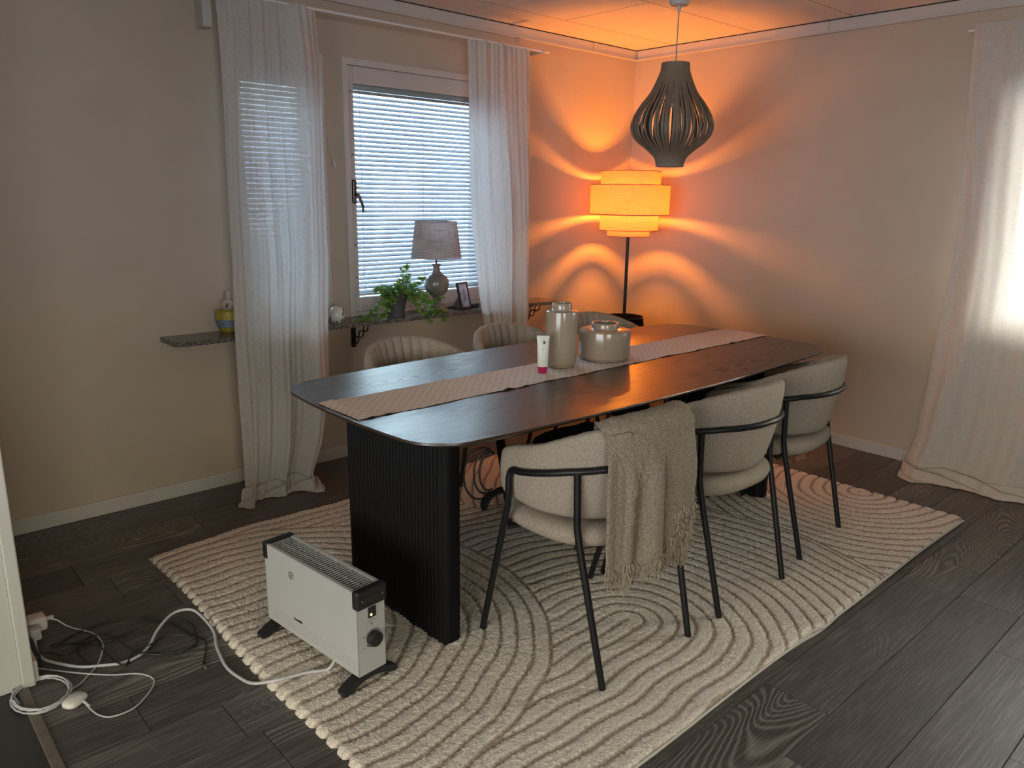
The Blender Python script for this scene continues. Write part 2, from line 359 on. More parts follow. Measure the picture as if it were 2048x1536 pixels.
w5 = struct(wb.build('fill_window_left', WHITE)); MB().box(XL - .09, XL - .085, -5.48, -1.92, .15, 2.15).build('pane', GLASS, w5)
struct(MB().box(-4.25, XP, -1.20, 0, 0, H).build('wall_left', WALL))
struct(MB().box(XL - .2, .25, YF - .2, .26, H, H + .15).build('ceiling', CEIL))
# ceiling panel seams: thin strips coloured as the shadow of the grooves
sb = MB()
for y in (-.31, -.91, -1.51, -2.11, -2.71, -3.31): sb.box(XL, XR, y, y + .003, H - .0012, H)
for i, y in enumerate((-.31, -.91, -1.51, -2.11, -2.71)):
    for x in (-1.02 - (i % 2) * .6, -2.22 - (i % 2) * .6, -3.42 - (i % 2) * .6): sb.box(x, x + .003, y - .6, y, H - .0012, H)
struct(sb.build('seam_shade_strips', mat('seam_shadow', (.42, .38, .34), .9)))
# door casing on the end of the partition, jamb of the opening, threshold strip
cb = MB().box(-4.30, -4.142, -1.21, -1.20, 0, 2.2, bev=.002).box(-4.142, XP, -1.218, -1.20, 0, 2.2, bev=.004)
cb.box(-4.30, -4.13, -1.2225, -1.21, 0, .0)
struct(cb.build('trim_2', WHITE))
struct(MB().box(-4.157, -4.128, -5.0, -1.218, 0, .006, bev=.004).build('trim_3', STRIP))
# hall floor mat area left of the strip is the same floor, a shade darker carpeted tile
struct(MB().box(-4.9, -4.157, -5.0, -1.218, 0, .0035).build('trim_4', mat('hall_floor', (.022, .021, .021), .45, var=.25, vscale=5)))
# baseboards
def base(name, x0, x1, y0, y1): return struct(MB().box(x0, x1, y0, y1, 0, .068, bev=.004).build(name, WHITE))
base('baseboard_back', XP, 0, -.013, 0); base('baseboard_right', -.013, 0, YF, -.013); base('baseboard_left', XP, XP + .013, -1.2, -.013)
base('baseboard_front', XL, 0, YF, YF + .013)
# cornice boards; the shadow in the gap above is a strip coloured dark
def crown(name, P0, P1, seams, axis):
    b = MB(); g = MB()
    if axis == 'x':
        b.box(P0, P1, -.018, 0, 2.338, 2.394, bev=.002); b.box(P0, P1, -.026, 0, 2.330, 2.340, bev=.003)
        g.box(P0, P1, -.014, 0, 2.394, 2.3995)
        for s in seams: g.box(s, s + .002, -.0185, -.01, 2.34, 2.394)
    else:
        b.box(-.018, 0, P0, P1, 2.338, 2.394, bev=.002); b.box(-.026, 0, P0, P1, 2.330, 2.340, bev=.003)
        g.box(-.014, 0, P0, P1, 2.394, 2.3995)
        for s in seams: g.box(-.0185, -.01, s, s + .002, 2.34, 2.394)
    o = struct(b.build(name, WHITE)); c = g.build('gap_shade_strip', GRAP, o)
crown('trim_5', XP, 0, (-.46, -2.7), 'x'); crown('trim_6', YF, -.026, (-1.38, -3.8), 'y')

# ------------------------------------------------------------------ windows with venetian blinds between the panes
def window(name, hole, axis, handle=True, split=None, blinds=True):
    a0, a1, z0, z1 = hole
    def T(b):      # local (a, d, z): d positive = outdoors
        if axis == 'x': b.v = [(a, d, z) for a, d, z in b.v]
        elif axis == 'y': b.v = [(d, a, z) for a, d, z in b.v]; b.f = [f[::-1] for f in b.f]
        else: b.v = [(a, YF - d, z) for a, d, z in b.v]; b.f = [f[::-1] for f in b.f]
        return b
    c = MB()
    for q0, q1, r0, r1 in ((a0 - .012, a0, z0 - 0, z1 + .012), (a1, a1 + .012, z0 - 0, z1 + .012), (a0, a1, z1, z1 + .012)): c.box(q0, q1, -.012, 0, r0, r1)
    c.box(a0, a0 + .02, -.012, .10, z0, z1).box(a1 - .02, a1, -.012, .10, z0, z1)
    c.box(a0 + .02, a1 - .02, -.012, .10, z1 - .02, z1).box(a0 + .02, a1 - .02, -.012, .10, z0, z0 + .02)
    root = struct(T(c).build(name, WHITE))
    s = MB(); x0, x1, y0, y1 = a0 + .021, a1 - .021, z0 + .021, z1 - .021
    bays = [(x0, x1)] if not split else [(x0, split), (split, x1)]
    for b0, b1 in bays:
        s.box(b0, b0 + .036, .004, .085, y0, y1, bev=.003).box(b1 - .036, b1, .004, .085, y0, y1, bev=.003)
        s.box(b0 + .036, b1 - .036, .004, .085, y1 - .085, y1, bev=.003).box(b0 + .036, b1 - .036, .004, .085, y0, y0 + .075, bev=.003)
    T(s).build('sash', WHITE, root)
    gl = MB()
    for b0, b1 in bays: gl.box(b0 + .034, b1 - .034, .012, .015, y0 + .07, y1 - .08); gl.box(b0 + .034, b1 - .034, .078, .081, y0 + .07, y1 - .08)
    T(gl).build('pane', GLASS, root)
    if handle:
        h = MB(); hx = a0 + .040
        h.box(hx - .012, hx + .012, -.012, .004, 1.375, 1.495, bev=.006)
        h.tube([(hx, -.012, 1.42), (hx, -.035, 1.42)], .007); h.tube(spline([(hx, -.036, 1.425), (hx + .012, -.045, 1.39), (hx + .022, -.047, 1.36), (hx + .024, -.045, 1.33)], 4), [.008] * 4 + [.0075] * 5 + [.006] * 4)
        T(h).build('handle', STEEL if 0 else mat('dark_nickel', (.10, .08, .07), .28, metal=1), root)
        kx = MB(); kx.tube([(hx + .008, -.012, 1.455), (hx + .008, -.026, 1.455)], .009); kx.tube([(hx, -.012, 1.392), (hx, -.016, 1.392)], .009)
        T(kx).build('lock_cylinder', STEEL, root)
        sc = MB()
        for z in (1.16, .985, 1.62, 1.93): sc.tube([(hx + .0, .0045, z), (hx, .002, z)], .004)
        T(sc).build('screw', BLACK, root)
    # blind: headrail, slats, ladder cords, bottom rail
    bl = []
    for b0, b1 in bays:
        p0, p1 = b0 + .040, b1 - .040; zt, zb = y1 - .087, y0 + .078; dm = .047
        sl = MB(); z = zt - .032; pitch = .0240; tilt = R_(62 if name == 'window_1' else 50); i = 0
        while z > zb + .022:
            G = []
            for q in range(5):
                w = (q / 4 - .5) * .025; hgt = .0022 * (1 - (q / 2 - 1) ** 2)
                G.append((dm + w * math.cos(tilt) - hgt * math.sin(tilt), w * math.sin(tilt) + hgt * math.cos(tilt)))
            sl.grid([[(p0 + .003, d, z + e), (p1 - .003, d, z + e)] for d, e in G]); z -= pitch; i += 1
        hr = MB().box(p0, p1, dm - .012, dm + .012, zt - .022, zt + .002, bev=.002)
        br = MB().box(p0 + .002, p1 - .002, dm - .010, dm + .010, zb + .002, zb + .014, bev=.002)
        cd = MB()
        for u in ([.055, .50, .945] if p1 - p0 > .6 else [.12, .88]):
            xx = p0 + (p1 - p0) * u
            cd.tube([(xx, dm - .0125, zt - .02), (xx, dm - .0125, zb + .01)], .0012, 5); cd.tube([(xx, dm + .0125, zt - .02), (xx, dm + .0125, zb + .01)], .0010, 5)
        if blinds: bl.append((sl, hr, br, cd))
    for sl, hr, br, cd in bl:
        r = T(hr).build('venetian_blind', BLIND)
        T(sl).build('slat', BLIND, r, smooth=True)['kind'] = 'stuff'
        T(br).build('bottom_rail', BLIND, r); T(cd).build('ladder_cord', CABLEW, r)
        yield root, r
    if not bl: yield root, None
LB = {}
for nm, hole, ax, hd, spt, lab in (
        ('window_1', W1, 'x', False, None, ['white venetian blind in the narrow left window behind the sheer curtain']),
        ('window_2', W2, 'x', True, None, ['white venetian blind filling the window behind the ivy and the table lamp']),
        ('window_3', W3, 'y', False, -3.33, [''])):
    for i, (root, r) in enumerate(window(nm, hole, ax, hd, spt, nm != 'window_3')):
        if r: tag(r, lab[min(i, len(lab) - 1)], 'window blind', None)
# window added behind the viewpoint, out of view, to let in fill daylight
wb = MB()
a0, a1, z0, z1 = W4
for q0, q1 in ((a0, a0 + .06), (a1 - .06, a1), ((a0 + a1) / 2 - .05, (a0 + a1) / 2 + .05)): wb.box(q0, q1, YF - .12, YF - .05, z0, z1)
wb.box(a0, a1, YF - .12, YF - .05, z0, z0 + .07).box(a0, a1, YF - .12, YF - .05, z1 - .07, z1)
w4 = struct(wb.build('fill_window_back', WHITE)); MB().box(a0 + .05, a1 - .05, YF - .09, YF - .085, z0 + .05, z1 - .05).build('pane', GLASS, w4)

# ------------------------------------------------------------------ granite shelf under the windows
g = MB(); poly = [(-3.285, 0), (-3.285, -.155), (-3.272, -.185), (-3.24, -.20), (-.91, -.20), (-.895, -.185), (-.895, 0)]
shelf = tag(MB().prism(poly, .757, .778).build('granite_shelf', GRANITE), 'long speckled granite shelf running along the wall under the windows', 'shelf')
def bracket(x, lab):
    t = thing('shelf_bracket', lab, 'bracket', (x, 0, .60), 0, 'wrought shelf brackets')
    MB().box(x - .014, x + .014, -.007, 0, .612, .757, bev=.002).build('wall_plate', BLACK, t)
    c = MB()
    for s in (1, -1):
        P = []
        for i in range(41):
            u = i / 40; ay = -.010 - .145 * u; az = .635 + .118 * u; w = .017 * s * math.sin(u * PI * 3)
            P.append((x, ay + w * .63, az + w * .776))
        c.tube(P, .0036, 8)
    c.build('scroll', BLACK, t, smooth=True)
    MB().tube([(x, -.007, .628), (x, -.011, .628)], .005).build('screw', STEEL, t)
bracket(-2.285, 'black scrolled iron bracket under the granite shelf, left of the ribbed chair')
bracket(-1.02, 'black scrolled iron bracket under the right end of the granite shelf')

# ------------------------------------------------------------------ curtains
def curtain_rod(name, P0, P1, lab, ends):
    t = thing(name, lab, 'curtain rod', P0); MB().tube([P0, P1], .0065, 12).build('rod', WHITEGLOSS, t, smooth=True)
    for bx_ in ends: MB().box(*bx_, bev=.003).build('bracket', WHITE, t)
curtain_rod('curtain_rod', (-2.99, -.165, 2.246), (-1.005, -.165, 2.246), 'thin white curtain rod above the two blinded windows',
            [(-3.012, -2.972, -.085, 0, 2.115, 2.329), (-3.0, -2.985, -.175, -.08, 2.23, 2.26), (-1.06, -1.045, -.175, 0, 2.235, 2.258)])
curtain_rod('curtain_rod', (-.105, -4.5, 2.228), (-.105, -2.13, 2.228), 'white curtain rod over the side window at the right edge', [(-.115, 0, -3.4, -3.38, 2.215, 2.243), (-.115, 0, -2.20, -2.185, 2.215, 2.243)])

def curtain(name, axis, edges, depth0, folds, seed, lab, m, nu=150, nv=110, drop=.0, puddle=None, ztop=2.252, amp=.030, cat='curtain', ref=None):
    """edges: list of (z, a_left, a_right, depth offset); folds: list of (freq, phase, amp) in u"""
    r = random.Random(seed); t = thing(name, lab, cat, ((edges[-1][1] + edges[-1][2]) / 2 if axis == 'x' else -depth0, -depth0 if axis == 'x' else (edges[-1][1] + edges[-1][2]) / 2, 0))
    zs = [e[0] for e in edges][::-1]; L_ = [e[1] for e in edges][::-1]; Rr = [e[2] for e in edges][::-1]; Dd = [e[3] for e in edges][::-1]
    cen = [(k + .5 + r.uniform(-.28, .28)) / folds for k in range(folds)]; am = [r.uniform(.6, 1.25) for _ in cen]; wd = [r.uniform(.28, .5) / folds for _ in cen]
    dr = [r.uniform(-.5, .5) / folds for _ in cen]; fade = [r.uniform(.3, 1) for _ in cen]
    G = []; UV = []
    zl = list(np.linspace(ztop, .03, nv)) 
    for i, z in enumerate(zl):
        row = []; v = (ztop - z) / ztop
        for j in range(nu):
            u = j / (nu - 1); al = interp(z, zs, L_); ar = interp(z, zs, Rr); d = interp(z, zs, Dd)
            if ref: kk = (3.623 - depth0 - d) / (3.623 - ref); al = -4.419 + (al + 4.419) * kk; ar = -4.419 + (ar + 4.419) * kk
            f = 0; 
            for c, a_, w_, d_, fd in zip(cen, am, wd, dr, fade):
                cc = c + d_ * v * 1.2; x = (u - cc) / w_; k = a_ * (1 - (1 - fd) * sstep(.2, .8, v)) 
                f += k * math.exp(-x * x)
            f = f - .5
            fine = .16 * math.sin(u * folds * 14 + 5 * v + seed) * (.4 + .6 * math.exp(-v * 12)) + .15 * math.sin(u * 17 + v * 6 + seed * 2) + .10 * math.sin(u * 31 - v * 9) * v
            top = math.exp(-((ztop - z) / .10) ** 2)
            A = amp * (.55 + .65 * sstep(0, .5, v)) * (1 - .25 * top)
            off = A * (f + fine)
            sway = .012 * math.sin(v * 5 + seed) * math.sin(u * PI)
            a = al + (ar - al) * u + sway + .006 * math.sin(v * 9 + u * 7)
            dd = depth0 + d + off
            row.append((a, dd, z)); UV.append((u * 1.4, v * 2.2))
        G.append(row)
    # folds settle on the floor and spread out
    if puddle:
        npd = 26
        for i in range(1, npd + 1):
            s = i / npd; row = []
            for j in range(nu):
                u = j / (nu - 1); a, dd, z = G[nv - 1][j]
                pl, pr, pd = puddle(u, s)
                zz = max(.004, .03 * (1 - s) ** 2 + .050 * abs(math.sin(u * 11 + s * 5 + seed)) * math.sin(PI * min(1, s * .85 + .15)) ** .7 * (1 - .6 * s) + .005)
                row.append((a + pl + pr * u, dd + pd, zz)); UV.append((u * 1.4, 2.2 + s * .3))
            G.append(row)
    b = MB()
    conv = (lambda p: (p[0], -p[1], p[2])) if axis == 'x' else (lambda p: (-p[1], p[0], p[2]))
    b.grid([[conv(p) for p in row] for row in G])
    o = b.build('cloth', m, t, smooth=True, uvs=UV, angle=180)
    # heading tape band
    hb = MB(); k = max(2, int(nv * .10 / ztop))
    hb.grid([[tuple(np.array(conv(p)) + (np.array((0, .0022, 0)) if axis == 'x' else np.array((.0022, 0, 0)))) for p in row] for row in G[:k + 1]])
    hb.build('heading_tape', m, t, smooth=True, uvs=UV[:(k + 1) * nu], angle=180)
    return t
def pud_left(u, s):
    fl = math.sin(u * 9.5 + 1.0) * .022 * s
    tip = .05 * math.exp(-((u - .12) / .07) ** 2) + .065 * math.exp(-((u - .95) / .10) ** 2) * s
    return (-.06 * s * (1 - u) - .02 * s, .035 * s * u, .085 * s + fl + tip * s * .8)
curtain('sheer_curtain', 'x', [(2.26, -2.965, -2.50, 0), (2.0, -2.965, -2.478, .0), (1.6, -2.97, -2.473, .01), (1.1, -2.965, -2.472, .05), (.85, -2.975, -2.492, .08), (.7, -2.98, -2.50, .085), (.45, -2.985, -2.505, .08), (.22, -2.985, -2.55, .08), (.1, -2.985, -2.60, .08), (0, -2.99, -2.635, .08)],
        .165, 6, 3, 'sheer white linen curtain at the left, pooling on the floor', LINEN, puddle=pud_left, amp=.042, ref=.12)
curtain('sheer_curtain', 'x', [(2.26, -1.575, -1.125, 0), (1.8, -1.563, -1.105, 0), (1.25, -1.527, -1.068, .03), (.85, -1.475, -1.06, .08), (.64, -1.43, -1.062, .08), (0, -1.40, -1.10, .06)],
        .165, 6, 11, 'sheer white linen curtain on the right of the window, between picture frame and floor lamp', LINEN, amp=.038, ref=.12)
def pud_right(u, s): return (-.02 * s, .06 * s * (1 - u), .10 * s + .035 * s * math.sin(u * 8 + .6))
curtain('long_curtain', 'y', [(2.26, -3.15, -2.165, 0), (1.9, -3.15, -2.185, 0), (1.2, -3.15, -2.21, .01), (.5, -3.15, -2.196, .03), (.2, -3.15, -2.18, .05), (0, -3.15, -2.13, .06)],
        .118, 7, 21, 'floor length cream linen curtain at the right edge, over the side window', LINEN2, nu=220, puddle=pud_right, amp=.040)
curtain('long_curtain', 'y', [(2.26, -4.45, -3.75, 0), (1, -4.45, -3.72, 0), (0, -4.45, -3.7, 0)], .118, 7, 33, 'second cream linen curtain at the near end of the side window', LINEN2, nu=120, amp=.035)
# blind pull cord hanging beside the left curtain
pc = thing('pull_cord', 'thin white blind cord with a clear tassel hanging beside the left curtain', 'cord', (-2.47, -.02, 1.92))
MB().tube([(-2.472, -.045, 1.93), (-2.43, -.05, 1.75), (-2.393, -.05, 1.60)], .0016, 6).build('cord', CABLEW, pc)
MB().tube([(-2.393, -.05, 1.60), (-2.389, -.05, 1.585), (-2.384, -.05, 1.553)], [.002, .0045, .008], 8).build('tassel', CABLEW, pc)

# ------------------------------------------------------------------ rug with carved concentric grooves
def rug():
    x0, x1, y0, y1 = -3.595, -.655, -2.605, -.565
    NX, NY = 480, 336
    xs = np.linspace(x0, x1, NX); ys = np.linspace(y0, y1, NY)
    X, Y = np.meshgrid(xs, ys, indexing='ij')
    wob = .006 * np.sin(X * 9 + Y * 4) + .005 * np.sin(Y * 13 - X * 5 + 1)
    Xw, Yw = X + wob, Y + .006 * np.sin(X * 11 + 2) + .005 * np.sin(X * 23 + Y * 6)
    def U(cx, cy_, sgn=-1):
        dx = (Xw - cx) * -sgn; return np.where(dx > 0, np.hypot(Xw - cx, Yw - cy_), np.abs(Yw - cy_))
    d1 = U(-3.42, -1.48); d2 = U(-2.52, -2.155); d3 = np.hypot(Xw + .71, Yw + 2.14); SPC = .0565
    r1 = d1 < .845; r3 = (~r1) & (d2 > 1.10) & (Xw > -2.3)
    d = np.where(r1, d1, np.where(r3, d3, d2))
    ph = (d / SPC) % 1; dist = np.minimum(ph, 1 - ph) * SPC + (rng.rand(NX, NY) - .5) * .0065        # groove centre at whole multiples
    gw = .0122
    edge = np.minimum(np.where(r1, .845 - d1, 9), np.where(~r1, d1 - .845, 9))
    edge = np.minimum(edge, np.where(r1, 9, np.abs(d2 - 1.10) + (Xw < -2.3) * 9))
    gr = np.clip(1 - np.minimum(dist, edge) / gw, 0, 1); gr = gr * gr * (3 - 2 * gr)
    nz = rng.rand(NX, NY)
    Z = .021 - .0060 * gr + (nz - .5) * .0045 + .002 * np.sin(X * 5) * np.sin(Y * 7)
    # rounded rim
    ed = np.minimum(np.minimum(X - x0, x1 - X), y1 - Y); Z = Z - .016 * np.clip(1 - ed / .018, 0, 1) ** 2; Z = Z - .010 * np.clip(1 - (Y - y0) / .012, 0, 1) ** 2 * (1 + 0 * gr)
    # near edge lifts in two gentle waves
    lift = np.exp(-((Y - y0) / .12) ** 2) * (.016 * np.exp(-((X + 2.12) / .07) ** 2) + .012 * np.exp(-((X + 1.62) / .06) ** 2)); Z = Z + lift
    # serrated short ends, slightly wavy long edges
    fx0 = np.clip(1 - (X - x0) / .05, 0, 1); fx1 = np.clip(1 - (x1 - X) / .05, 0, 1); fy0 = np.clip(1 - (Y - y0) / .10, 0, 1); fy1 = np.clip(1 - (y1 - Y) / .25, 0, 1)
    Xo = X + fx0 * (gr * .018 + .008 * np.sin(Y * 5)) - fx1 * (gr * .010) 
    Yo = Y + fy0 * (.004 * np.sin(X * 5 + 1) - .010 * np.exp(-((X + 2.05) / .10) ** 2)) - fy1 * (.055 * np.exp(-((X + 3.6) / .35) ** 2)) + fy1 * .02 * np.sin(X * 3.2)
    b = MB(); V = np.stack([Xo, Yo, Z], -1).reshape(-1, 3)
    idx = np.arange(NX * NY).reshape(NX, NY)
    F = np.stack([idx[:-1, :-1], idx[1:, :-1], idx[1:, 1:], idx[:-1, 1:]], -1).reshape(-1, 4)
    me = bpy.data.meshes.new('rug'); 
    # skirt to floor
    per = list(idx[:, 0]) + list(idx[-1, 1:]) + list(idx[-2::-1, -1]) + list(idx[0, -2:0:-1]); nV = len(V)
    Vs = V[per].copy(); Vs[:, 2] = .0008; V = np.vstack([V, Vs]); m_ = len(per)
    Fs = np.array([(per[i], nV + i, nV + (i + 1) % m_, per[(i + 1) % m_]) for i in range(m_)])
    F = np.vstack([F, Fs])
    me.vertices.add(len(V)); me.vertices.foreach_set('co', V.astype(np.float32).ravel())
    me.loops.add(len(F) * 4); me.loops.foreach_set('vertex_index', F.ravel().astype(np.int32))
    me.polygons.add(len(F)); me.polygons.foreach_set('loop_start', np.arange(0, len(F) * 4, 4, dtype=np.int32)); me.polygons.foreach_set('loop_total', np.full(len(F), 4, np.int32))
    me.update(calc_edges=True); me.validate()
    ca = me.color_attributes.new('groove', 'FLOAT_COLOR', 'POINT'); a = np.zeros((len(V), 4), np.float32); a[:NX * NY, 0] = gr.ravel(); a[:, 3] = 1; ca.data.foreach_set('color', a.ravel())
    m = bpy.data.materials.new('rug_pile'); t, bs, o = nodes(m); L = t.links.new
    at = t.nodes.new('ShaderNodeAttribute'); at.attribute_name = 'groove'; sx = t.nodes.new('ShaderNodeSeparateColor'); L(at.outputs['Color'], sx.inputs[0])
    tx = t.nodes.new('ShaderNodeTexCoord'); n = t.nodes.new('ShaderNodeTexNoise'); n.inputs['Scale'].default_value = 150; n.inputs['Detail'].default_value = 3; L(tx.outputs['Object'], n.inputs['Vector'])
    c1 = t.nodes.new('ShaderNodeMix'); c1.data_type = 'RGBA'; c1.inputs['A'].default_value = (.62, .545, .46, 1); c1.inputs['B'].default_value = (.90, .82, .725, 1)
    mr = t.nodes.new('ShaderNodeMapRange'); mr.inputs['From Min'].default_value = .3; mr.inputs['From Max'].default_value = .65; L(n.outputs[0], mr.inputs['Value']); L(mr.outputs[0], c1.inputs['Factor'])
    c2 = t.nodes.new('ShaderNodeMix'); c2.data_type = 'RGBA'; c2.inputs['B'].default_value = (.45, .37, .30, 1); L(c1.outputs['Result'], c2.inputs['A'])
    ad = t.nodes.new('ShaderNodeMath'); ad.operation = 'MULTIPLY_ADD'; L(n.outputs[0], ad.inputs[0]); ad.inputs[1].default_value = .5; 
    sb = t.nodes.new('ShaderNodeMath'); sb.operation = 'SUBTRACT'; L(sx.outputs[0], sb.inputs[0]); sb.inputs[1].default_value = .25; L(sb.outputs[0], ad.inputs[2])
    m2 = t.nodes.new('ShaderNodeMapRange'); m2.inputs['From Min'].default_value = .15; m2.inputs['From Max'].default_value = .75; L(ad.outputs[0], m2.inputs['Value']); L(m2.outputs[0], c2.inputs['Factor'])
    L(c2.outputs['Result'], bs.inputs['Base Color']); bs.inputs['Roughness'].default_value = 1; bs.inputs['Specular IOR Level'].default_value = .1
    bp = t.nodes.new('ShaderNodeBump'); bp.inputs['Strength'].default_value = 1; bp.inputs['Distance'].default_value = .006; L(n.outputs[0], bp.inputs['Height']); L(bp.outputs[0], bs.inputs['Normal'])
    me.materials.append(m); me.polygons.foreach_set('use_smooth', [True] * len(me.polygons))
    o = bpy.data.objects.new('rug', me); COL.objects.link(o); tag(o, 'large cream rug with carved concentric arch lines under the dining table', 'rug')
    e = MB(); P = [(float(Xo[i, 0]), float(Yo[i, 0]) - .002, float(max(.011 + float(lift[i, 0]), .004))) for i in range(0, NX, 6)]; e.tube(P, .0035, 8)
    e.build('edge_binding', mat('rug_binding', (.62, .59, .52), .9), o)
    return o
rug()
RZ = .018      # standing height on the pile

# ------------------------------------------------------------------ dining table
def outline(L2, W2, bowx, bowy, r, n=14):
    """rounded rectangle with gently bowed sides"""
    P = []
    def corner(cx, cy_, a0): return [(cx + r * math.cos(R_(a0 + 90 * k / n)), cy_ + r * math.sin(R_(a0 + 90 * k / n))) for k in range(n + 1)]
    pts = corner(L2 - r, W2 - r, 0) + [(x, W2) for x in np.linspace(L2 - r, -L2 + r, 26)[1:-1]] + corner(-L2 + r, W2 - r, 90) + [(-L2, y) for y in np.linspace(W2 - r, -W2 + r, 14)[1:-1]]
    pts += corner(-L2 + r, -W2 + r, 180) + [(x, -W2) for x in np.linspace(-L2 + r, L2 - r, 26)[1:-1]] + corner(L2 - r, -W2 + r, 270) + [(L2, y) for y in np.linspace(-W2 + r, W2 - r, 14)[1:-1]]
    for x, y in pts:
        sx = 1 + bowx / L2 * (1 - (y / W2) ** 2); sy = 1 + bowy / W2 * (1 - (x / L2) ** 2); P.append((x * sx, y * sy))
    return P
TC = (-2.098, -1.577)
tb = thing('dining_table', 'long dark stained oak dining table with rounded corners and two fluted panel legs', 'table', (TC[0], TC[1], 0))
ol = outline(1.148, .455, .035, .062, .125); nn = len(ol); b = MB(); V = []; F = []
lay = [(.735, .90), (.7495, .992), (.7525, 1), (.7580, .9995), (.7600, .9975)]
for z, s in lay:
    for x, y in ol:
        L_ = math.hypot(x, y); k = (L_ - (1 - s) * .55) / L_
        V.append((TC[0] + x * k, TC[1] + y * k, z))
for i in range(len(lay) - 1):
    for k in range(nn): F.append((i * nn + k, i * nn + (k + 1) % nn, (i + 1) * nn + (k + 1) % nn, (i + 1) * nn + k))
F.append(tuple(range(nn - 1, -1, -1))); F.append(tuple((len(lay) - 1) * nn + k for k in range(nn)))
b.add(V, F).build('tabletop', TABLEM, tb, smooth=True, angle=25)
def fluted(xc):
    hx, hy = .034, .285; per = []
    base = []
    nseg = 15
    def arcn(cx, cy_, r, a0, a1, n): return [(cx + r * math.cos(R_(a0 + (a1 - a0) * k / n)), cy_ + r * math.sin(R_(a0 + (a1 - a0) * k / n))) for k in range(n + 1)]
    # scalloped long faces
    w = 2 * (hy - .012) / 27
    for k in range(27):
        y = -hy + .012 + w * (k + .5); per += [(hx + .006 * math.sin(PI * q / 5), y - w / 2 + w * q / 5) for q in range(5)]
    per += arcn(hx - .022, hy - .012, .022, 0, 90, 5) + arcn(-hx + .022, hy - .012, .022, 90, 180, 5)
    for k in range(27):
        y = hy - .012 - w * (k + .5); per += [(-hx - .006 * math.sin(PI * q / 5), y + w / 2 - w * q / 5) for q in range(5)]
    per += arcn(-hx + .022, -hy + .012, .022, 180, 270, 5) + arcn(hx - .022, -hy + .012, .022, 270, 360, 5)
    MB().prism([(xc + x, TC[1] + y) for x, y in per], .012, .736).build('leg', PANELM, tb, smooth=True, angle=50)
fluted(-3.055); fluted(-1.145)
for xc in (-3.055, -1.145): MB().box(xc - .09, xc + .09, TC[1] - .30, TC[1] + .30, .722, .736, bev=.003).build('mounting_plate', PANELM, tb)

# table runner: thin woven cloth with small dashes
def runner():
    a, w0 = -3.262, -.905; yb, yn = -1.425, -1.675
    NX, NY = 200, 34; G = []; UV = []
    for i in range(NX):
        u = i / (NX - 1); x = a + (w0 - a) * u; row = []
        for j in range(NY):
            v = j / (NY - 1)
            yy = yn + (yb - yn) * v + .004 * math.sin(u * 41) * (1 - v) + .003 * math.sin(u * 29 + 2) * v - .0 + .12 * (u - .0) * 0
            yy += (.115 - .0) * 0
            z = .7618
            for c, h, wd, sl in ((.205, .0075, .008, .05), (.31, .0045, .006, -.02), (.02, .004, .006, .0), (.035, .003, .004, .01), (.62, .003, .01, .03), (.78, .003, .006, -.04), (.84, .0035, .006, .02), (.9, .003, .006, .0)):
                z += h * math.exp(-((u - c - sl * (1 - v)) / wd) ** 2) * (.35 + .65 * (1 - v) ** 1.5 if c != .02 else 1)
            edge = min(v, 1 - v, u * 9, (1 - u) * 9); z += .0012 * (1 - sstep(0, .06, edge)) * (.5 + .5 * math.sin(u * 170)) + .0006 * math.sin(u * 60 + v * 7)
            row.append((x, yy, z)); UV.append((u * 2.36, v * .25))
        G.append(row)
    low = [[(p[0], p[1], p[2] - .0014) for p in r] for r in G]
    b = MB().grid(G); n = len(b.v); b.grid([r[::-1] for r in low])
    m = bpy.data.materials.new('runner_cloth'); t, bs, o = nodes(m); L = t.links.new
    tx = t.nodes.new('ShaderNodeTexCoord'); sp = t.nodes.new('ShaderNodeSeparateXYZ'); L(tx.outputs['Object'], sp.inputs[0])
    def mth(op, a_, b_=None, c=None):
        x = t.nodes.new('ShaderNodeMath'); x.operation = op
        for k, q in enumerate((a_, b_, c)):
            if q is None: continue
            if isinstance(q, (int, float)): x.inputs[k].default_value = q
            else: L(q, x.inputs[k])
        return x.outputs[0]
    # rows of short dashes, every other row offset: a diamond lattice
    ry = mth('DIVIDE', sp.outputs['Y'], .0165); row = mth('FLOOR', ry); fy = mth('FRACT', ry)
    off = mth('MULTIPLY', mth('MODULO', mth('ABSOLUTE', row), 2.0), .5)
    fx = mth('FRACT', mth('ADD', mth('DIVIDE', sp.outputs['X'], .034), off))
    dx = mth('LESS_THAN', mth('ABSOLUTE', mth('SUBTRACT', fx, .5)), .17); dy = mth('LESS_THAN', mth('ABSOLUTE', mth('SUBTRACT', fy, .5)), .13)
    f = mth('MULTIPLY', dx, dy)
    n = t.nodes.new('ShaderNodeTexNoise'); n.inputs['Scale'].default_value = 500; L(tx.outputs['Object'], n.inputs['Vector'])
    c0 = t.nodes.new('ShaderNodeMix'); c0.data_type = 'RGBA'; c0.inputs['A'].default_value = (.56, .46, .395, 1); c0.inputs['B'].default_value = (.78, .67, .59, 1); L(n.outputs[0], c0.inputs['Factor'])
    c = t.nodes.new('ShaderNodeMix'); c.data_type = 'RGBA'; c.inputs['B'].default_value = (.14, .11, .10, 1); L(c0.outputs['Result'], c.inputs['A'])
    L(mth('MULTIPLY', f, .55), c.inputs['Factor']); L(c.outputs['Result'], bs.inputs['Base Color']); bs.inputs['Roughness'].default_value = .95; bs.inputs['Specular IOR Level'].default_value = .1
    bp = t.nodes.new('ShaderNodeBump'); bp.inputs['Strength'].default_value = .5; bp.inputs['Distance'].default_value = .001; L(n.outputs[0], bp.inputs['Height']); L(bp.outputs[0], bs.inputs['Normal'])
    tag(b.build('table_runner', m, smooth=True), 'beige woven table runner with small dark dashes along the middle of the table', 'table runner')
runner()
RT = .7635
